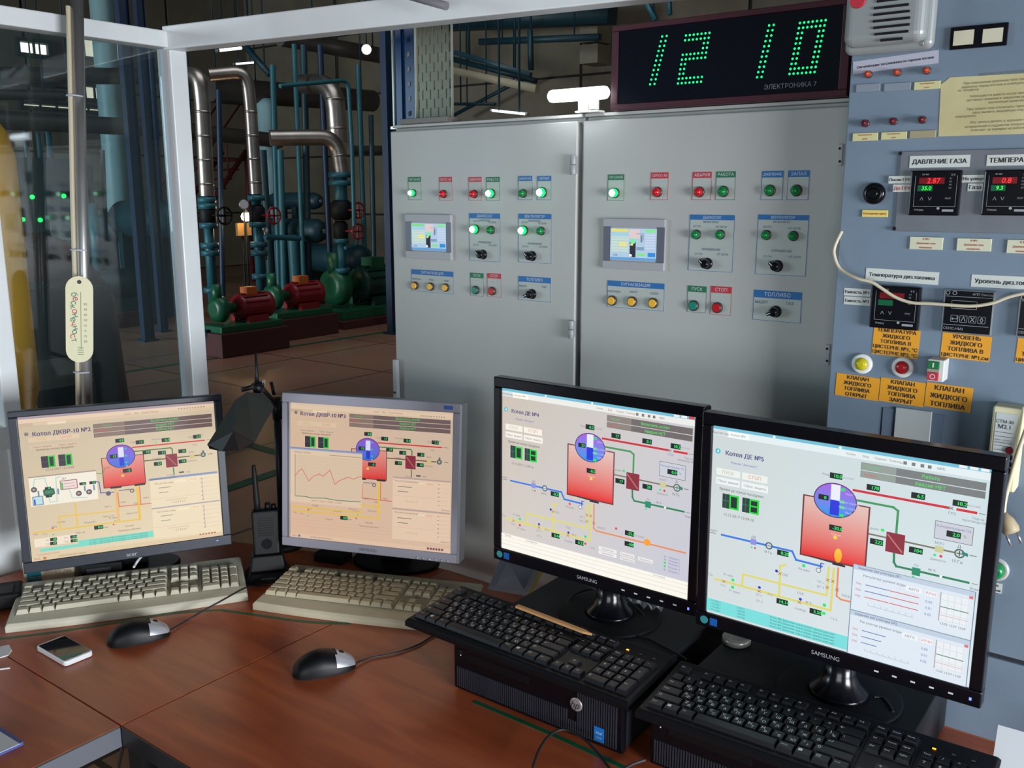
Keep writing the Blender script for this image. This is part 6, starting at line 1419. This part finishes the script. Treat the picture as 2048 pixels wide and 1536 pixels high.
def monitor(label,centre,yaw,tilt,sw,sh,side,topb,botb,frame_m,scr,smat,base_z,kind,brand,depth=.05,thick=.018):
    """centre = centre of the lit screen"""
    yr=rad(yaw); bk=Vector((-math.sin(yr),math.cos(yr),0)); c=Vector(centre); so=.075 if kind=='black' else (.155 if kind=='acer' else .135)
    bpos=c+bk*so; bpos.z=base_z
    t=thing('monitor',label,'monitor',bpos,yr)
    T=Matrix.Translation((0,-so,c.z-base_z))@Matrix.Rotation(rad(-tilt),4,'X')
    w_,h_=sw/2,sh/2; f0,f1=-.004,thick
    x0,x1,z0,z1=-w_-side,w_+side,-h_-botb,h_+topb
    m_=MB()
    m_.box(x0,x1,f0,f1,h_,z1,0,T).box(x0,x1,f0,f1,z0,-h_,0,T).box(x0,-w_,f0,f1,-h_,h_,0,T).box(w_,x1,f0,f1,-h_,h_,0,T)
    m_.build('screen_frame',frame_m,t,.0022,3)
    MB().box(x0+.004,x1-.004,f1-.006,f1+.012,z0+.004,z1-.004,0,T).frustum(sw*.8,sh*.75,sw*.55,sh*.5,0,depth-.02,0,T@Matrix.Translation((0,f1+.012,0))@Matrix.Rotation(rad(-90),4,'X')).build('rear_housing',black_matte if kind!='silver' else mat('rear_silver',(120,120,130),.4),t,.003)
    MB().box(-w_,w_,.0012,.004,-h_,h_,0,T).build('panel_backing',black_matte,t)
    d=scr.build('screen',t,smat,T@Matrix.Translation((0,.0008,0)),sw,sh)
    m_=MB(); bh={'acer':.0085,'SAMSUNG':.0062}[brand]; m_.text(brand,bh,T@Matrix.Translation((0,f0-.0003,-h_-botb*.52))@Matrix.Rotation(rad(90),4,'X'))
    m_.build('brand_lettering',mat('logo_silver',(170,172,178),.35) if kind!='silver' else mat('logo_grey',(96,98,110),.4),t)
    bz=-h_-botb
    if kind=='black':
        for k in range(5):
            MB().box(-.003,.003,f0-.0004,f0,-.0012,.0012,0,T@Matrix.Translation((w_*.38+k*.024,0,-h_-botb*.55))).build('button_mark',ink_white,t)
        MB().box(-.0015,.0015,f0-.0006,f0,-.003,.001,0,T@Matrix.Translation((w_*.38+5*.024,0,-h_-botb*.5))).build('power_light',mat('led_blue',(110,130,255),.4,emit=1.4),t)
        MB().lathe(T@Vector((-w_-.002,f0,-h_-botb*.5)),T.to_3x3()@Vector((0,-1,0)),[(0,.0065),(.0004,.0062)],20).build('round_sticker',mat('sticker_aqua',(50,140,140),.4),t)
        MB().box(-w_+.008,-w_+.020,f0-.0004,f0,-h_-botb*.5-.006,-h_-botb*.5+.006,0,T).build('square_sticker',mat('sticker_energy',(20,90,170),.4),t)
    elif kind=='silver':
        for k in range(6):
            q=T@Vector((w_-.075+k*.0138,-.002,bz+.004)); MB().lathe(q,T.to_3x3()@Vector((0,-1,0)),[(0,.0032),(.003,.0028),(.0036,.0015)],12).build('button',mat('button_silver',(190,192,200),.25,.6),t)
        q=(w_-.008,h_+topb*.5); MB().box(q[0]-.012,q[0]+.008,f0-.0004,f0,q[1]-.004,q[1]+.004,0,T).build('blue_sticker',mat('sticker_blue2',(20,96,190),.4),t)
        MB().box(-w_-.0035,-w_,f0-.0015,f0+.001,-h_-.001,h_+.001,0,T).box(x1-.004,x1+.001,f0-.001,f1,z0+.002,z1-.002,0,T).build('chrome_trim',mat('chrome_trim',(200,204,212),.2,.8),t)
    else:
        MB().box(-.002,.002,f0-.0006,f0,-.0008,.0008,0,T@Matrix.Translation((w_*.93,0,-h_-botb*.4))).build('power_light',mat('led_blue',(110,130,255),.4,emit=1.4),t)
    # stand
    zc=c.z-base_z
    if kind=='black':
        MB().lathe((0,0,0),(0,0,1),[(0,.092),(.003,.092),(.005,.089),(.006,.045)],36).build('stand_base',mat('base_matte',(20,21,25),.6,spec=.2),t)
        MB().lathe((0,0,.0055),(0,0,1),[(0,.046),(.006,.042),(.018,.030),(.035,.024),(.068,.021)],32).build('stand_cone',black_gloss,t)
        MB().cyl((0,0,.07),(0,-.012,zc-.04),.019,20).box(-.04,.04,-.05,.01,zc-.06,zc+.04).build('stand_neck',black_gloss,t,.002)
    else:
        fm=black_pl
        MB().slab([(x*.105,y*.070) for x,y in [(math.cos(2*math.pi*k/28),math.sin(2*math.pi*k/28)) for k in range(28)]],0,.012).build('stand_base',fm,t,.003)
        MB().box(-.035,.035,-.012,.012,.010,zc-.02).box(-.045,.045,-so+.055,.01,zc-.06,zc+.03).build('stand_neck',fm,t,.003)
    return t
monitor('leftmost black monitor showing boiler screen number 2',(-1.772,1.007,1.011),60.7,3.3,.376,.300,.017,.013,.023,mat('acer_black',(34,40,52),.4),scr_dkvr(2,False),scrm[1],ZD,'acer','acer')
monitor('silver framed monitor with a red trend graph, boiler screen number 3',(-1.396,1.348,1.002),21.5,5.6,.376,.3008,.0195,.021,.020,silver_pl,scr_dkvr(3,True),scrm[2],ZD,'silver','SAMSUNG',thick=.03)
monitor('black monitor standing on the near computer, boiler screen number 4',(-.7965,1.281,1.110),.1,.4,.376,.3005,.0165,.019,.024,black_gloss,scr_de(4,False),scrm[3],.8502,'black','SAMSUNG')
monitor('rightmost black monitor on the right computer, boiler screen number 5',(-.3775,1.254,1.110),-.4,-1.0,.376,.3005,.0165,.019,.024,black_gloss,scr_de(5,True),scrm[4],.8502,'black','SAMSUNG')

# ------------------------------------------------------------------ bits around the right monitors
cable([(1150,1158,.905),(1190,1178,.90),(1240,1190,.88),(1278,1220,.86),(1288,1240,.853),(1270,1252,.853),(1225,1256,.853)],None,.0020,cblk,'monitor_cable','black cable loop around the stand of the number 4 monitor',Z=.853)
cable([(1128,1222,.853),(1140,1196,.855),(1165,1182,.862),(1200,1176,.868)],None,.0020,cblk,'monitor_cable','black cable arc left of the number 4 monitor stand',Z=.855)
cable([(1748,1394),(1765,1396),(1780,1412),(1786,1424)],None,.0022,cblk,'loose_cable','short black cable behind the rightmost keyboard',Z=.856)
cable([(1236,1262),(1290,1275),(1340,1300),(1372,1318)],None,.0018,cblk,'keyboard_cable','thin keyboard cable lying on the near computer case',Z=.853)
# leaning grey card behind monitor 4's left corner
p=[at(975,1178,Y=1.43),at(1052,1192,Y=1.43),at(1082,1130,Y=1.49),at(1005,1108,Y=1.49)]; c=p[0].copy()
o=MB().add([v-c for v in p]+[v-c+Vector((0,.003,.001)) for v in p],[(0,1,2,3),(7,6,5,4),(0,4,5,1),(1,5,6,2),(2,6,7,3),(3,7,4,0)]).build('metal_sheet',mat('sheet_metal',(150,150,160),.25,.7)); o.location=c; tag(o,'shiny grey metal sheet leaning behind the number 4 monitor','sheet')
p=[at(1052,1192,Y=1.43),at(1064,1186,Y=1.432),at(1096,1128,Y=1.492),at(1082,1128,Y=1.49)]; c2=p[0].copy()
ob=MB().add([v-c2 for v in p]+[v-c2+Vector((0,.002,.001)) for v in p],[(0,1,2,3),(7,6,5,4),(0,4,5,1),(1,5,6,2),(2,6,7,3),(3,7,4,0)]).build('reflection_strip',mat('reflection_strip',(190,170,110),.3,.5),o); ob.location=c2-c  # yellowish reflection on the sheet, put in as a coloured strip
m_=MB(); vs=[];fs=[]
for j in range(5):
    for i in range(10): vs.append((i*.008,j*.007+random.uniform(-.002,.002),.004+.010*abs(math.sin(i*1.3+j*.9))+random.uniform(0,.004)))
for j in range(4):
    for i in range(9): q=j*10+i; fs.append((q,q+1,q+11,q+10))
o=MB().add(vs,fs).build('plastic_bag',mat('clear_plastic',(170,176,184),.15,.1)); o.location=at(1250,1212,Z=.851)+Vector((0,0,.0005)); o.modifiers.new('wall','SOLIDIFY').thickness=.0006; tag(o,'crumpled clear plastic wrapper beside the number 4 monitor stand','wrapper')
p=at(1458,1300,Z=.8505); o=MB().lathe((0,0,0),(0,0,1),[(0,.02),(.003,.024),(.012,.024),(.014,.018)],20).build('tape_roll',mat('roll_silver',(170,168,160),.3,.4)); o.location=(p.x+.0,p.y+.03,.8505); tag(o,'small silver roll between the two right monitors','roll')
o=MB().box(-.03,.03,-.02,.02,0,.008).build('document_wallet',black_matte,None,.001); p=at(1400,1287,Z=.8505); o.location=(p.x-.01,p.y,.8505) if False else (-.613,1.42,ZD+.002); tag(o,'flat dark wallet in the gap between the two computers','wallet')
# cables under the corner desk
cable([(247,1462,.70),(246,1490,.55),(238,1530,.35),(236,1560,.2)],None,.004,cblk,'power_cable','black power cable hanging under the desk corner',Z=.6)
# ------------------------------------------------------------------ groups of look-alikes
GR={'monitor':'desk monitors showing boiler screens','keyboard':'keyboards in front of the monitors','computer_mouse':'mice on the desk','desktop_computer':'computer cases under the right monitors',
'office_desk':'joined desk sections','control_cabinet':'grey boiler control cabinets','green_tape':'green tape strips on the desk','floor_line':'painted floor lines','overhead_pipe':'dark overhead pipes in the hall','riser_pipe':'vertical pipes in the hall',
'insulated_pipe':'silver clad pipes','thin_pipe':'thin pipes in the hall','valve_riser':'teal risers with valves','pump_set':'motor pumps in the hall','steel_column':'blue steel columns','vertical_tank':'pale upright tanks','heat_exchanger':'teal vessels in the hall',
'pressure_gauge':'dial gauges among the pumps','strip_light':'strip lights in the hall','mouse_cable':'mouse cables','loose_cable':'loose black cables','monitor_cable':'cables around the monitor stand','power_adapter':'black adapters behind the keyboards','wall_block':'concrete blocks on the far wall'}
for o in COL.objects:
    if o.parent is None and o.get('category') and not o.get('group'):
        n=o.name.split('.')[0]
        if n in GR: o['group']=GR[n]
# ------------------------------------------------------------------ done
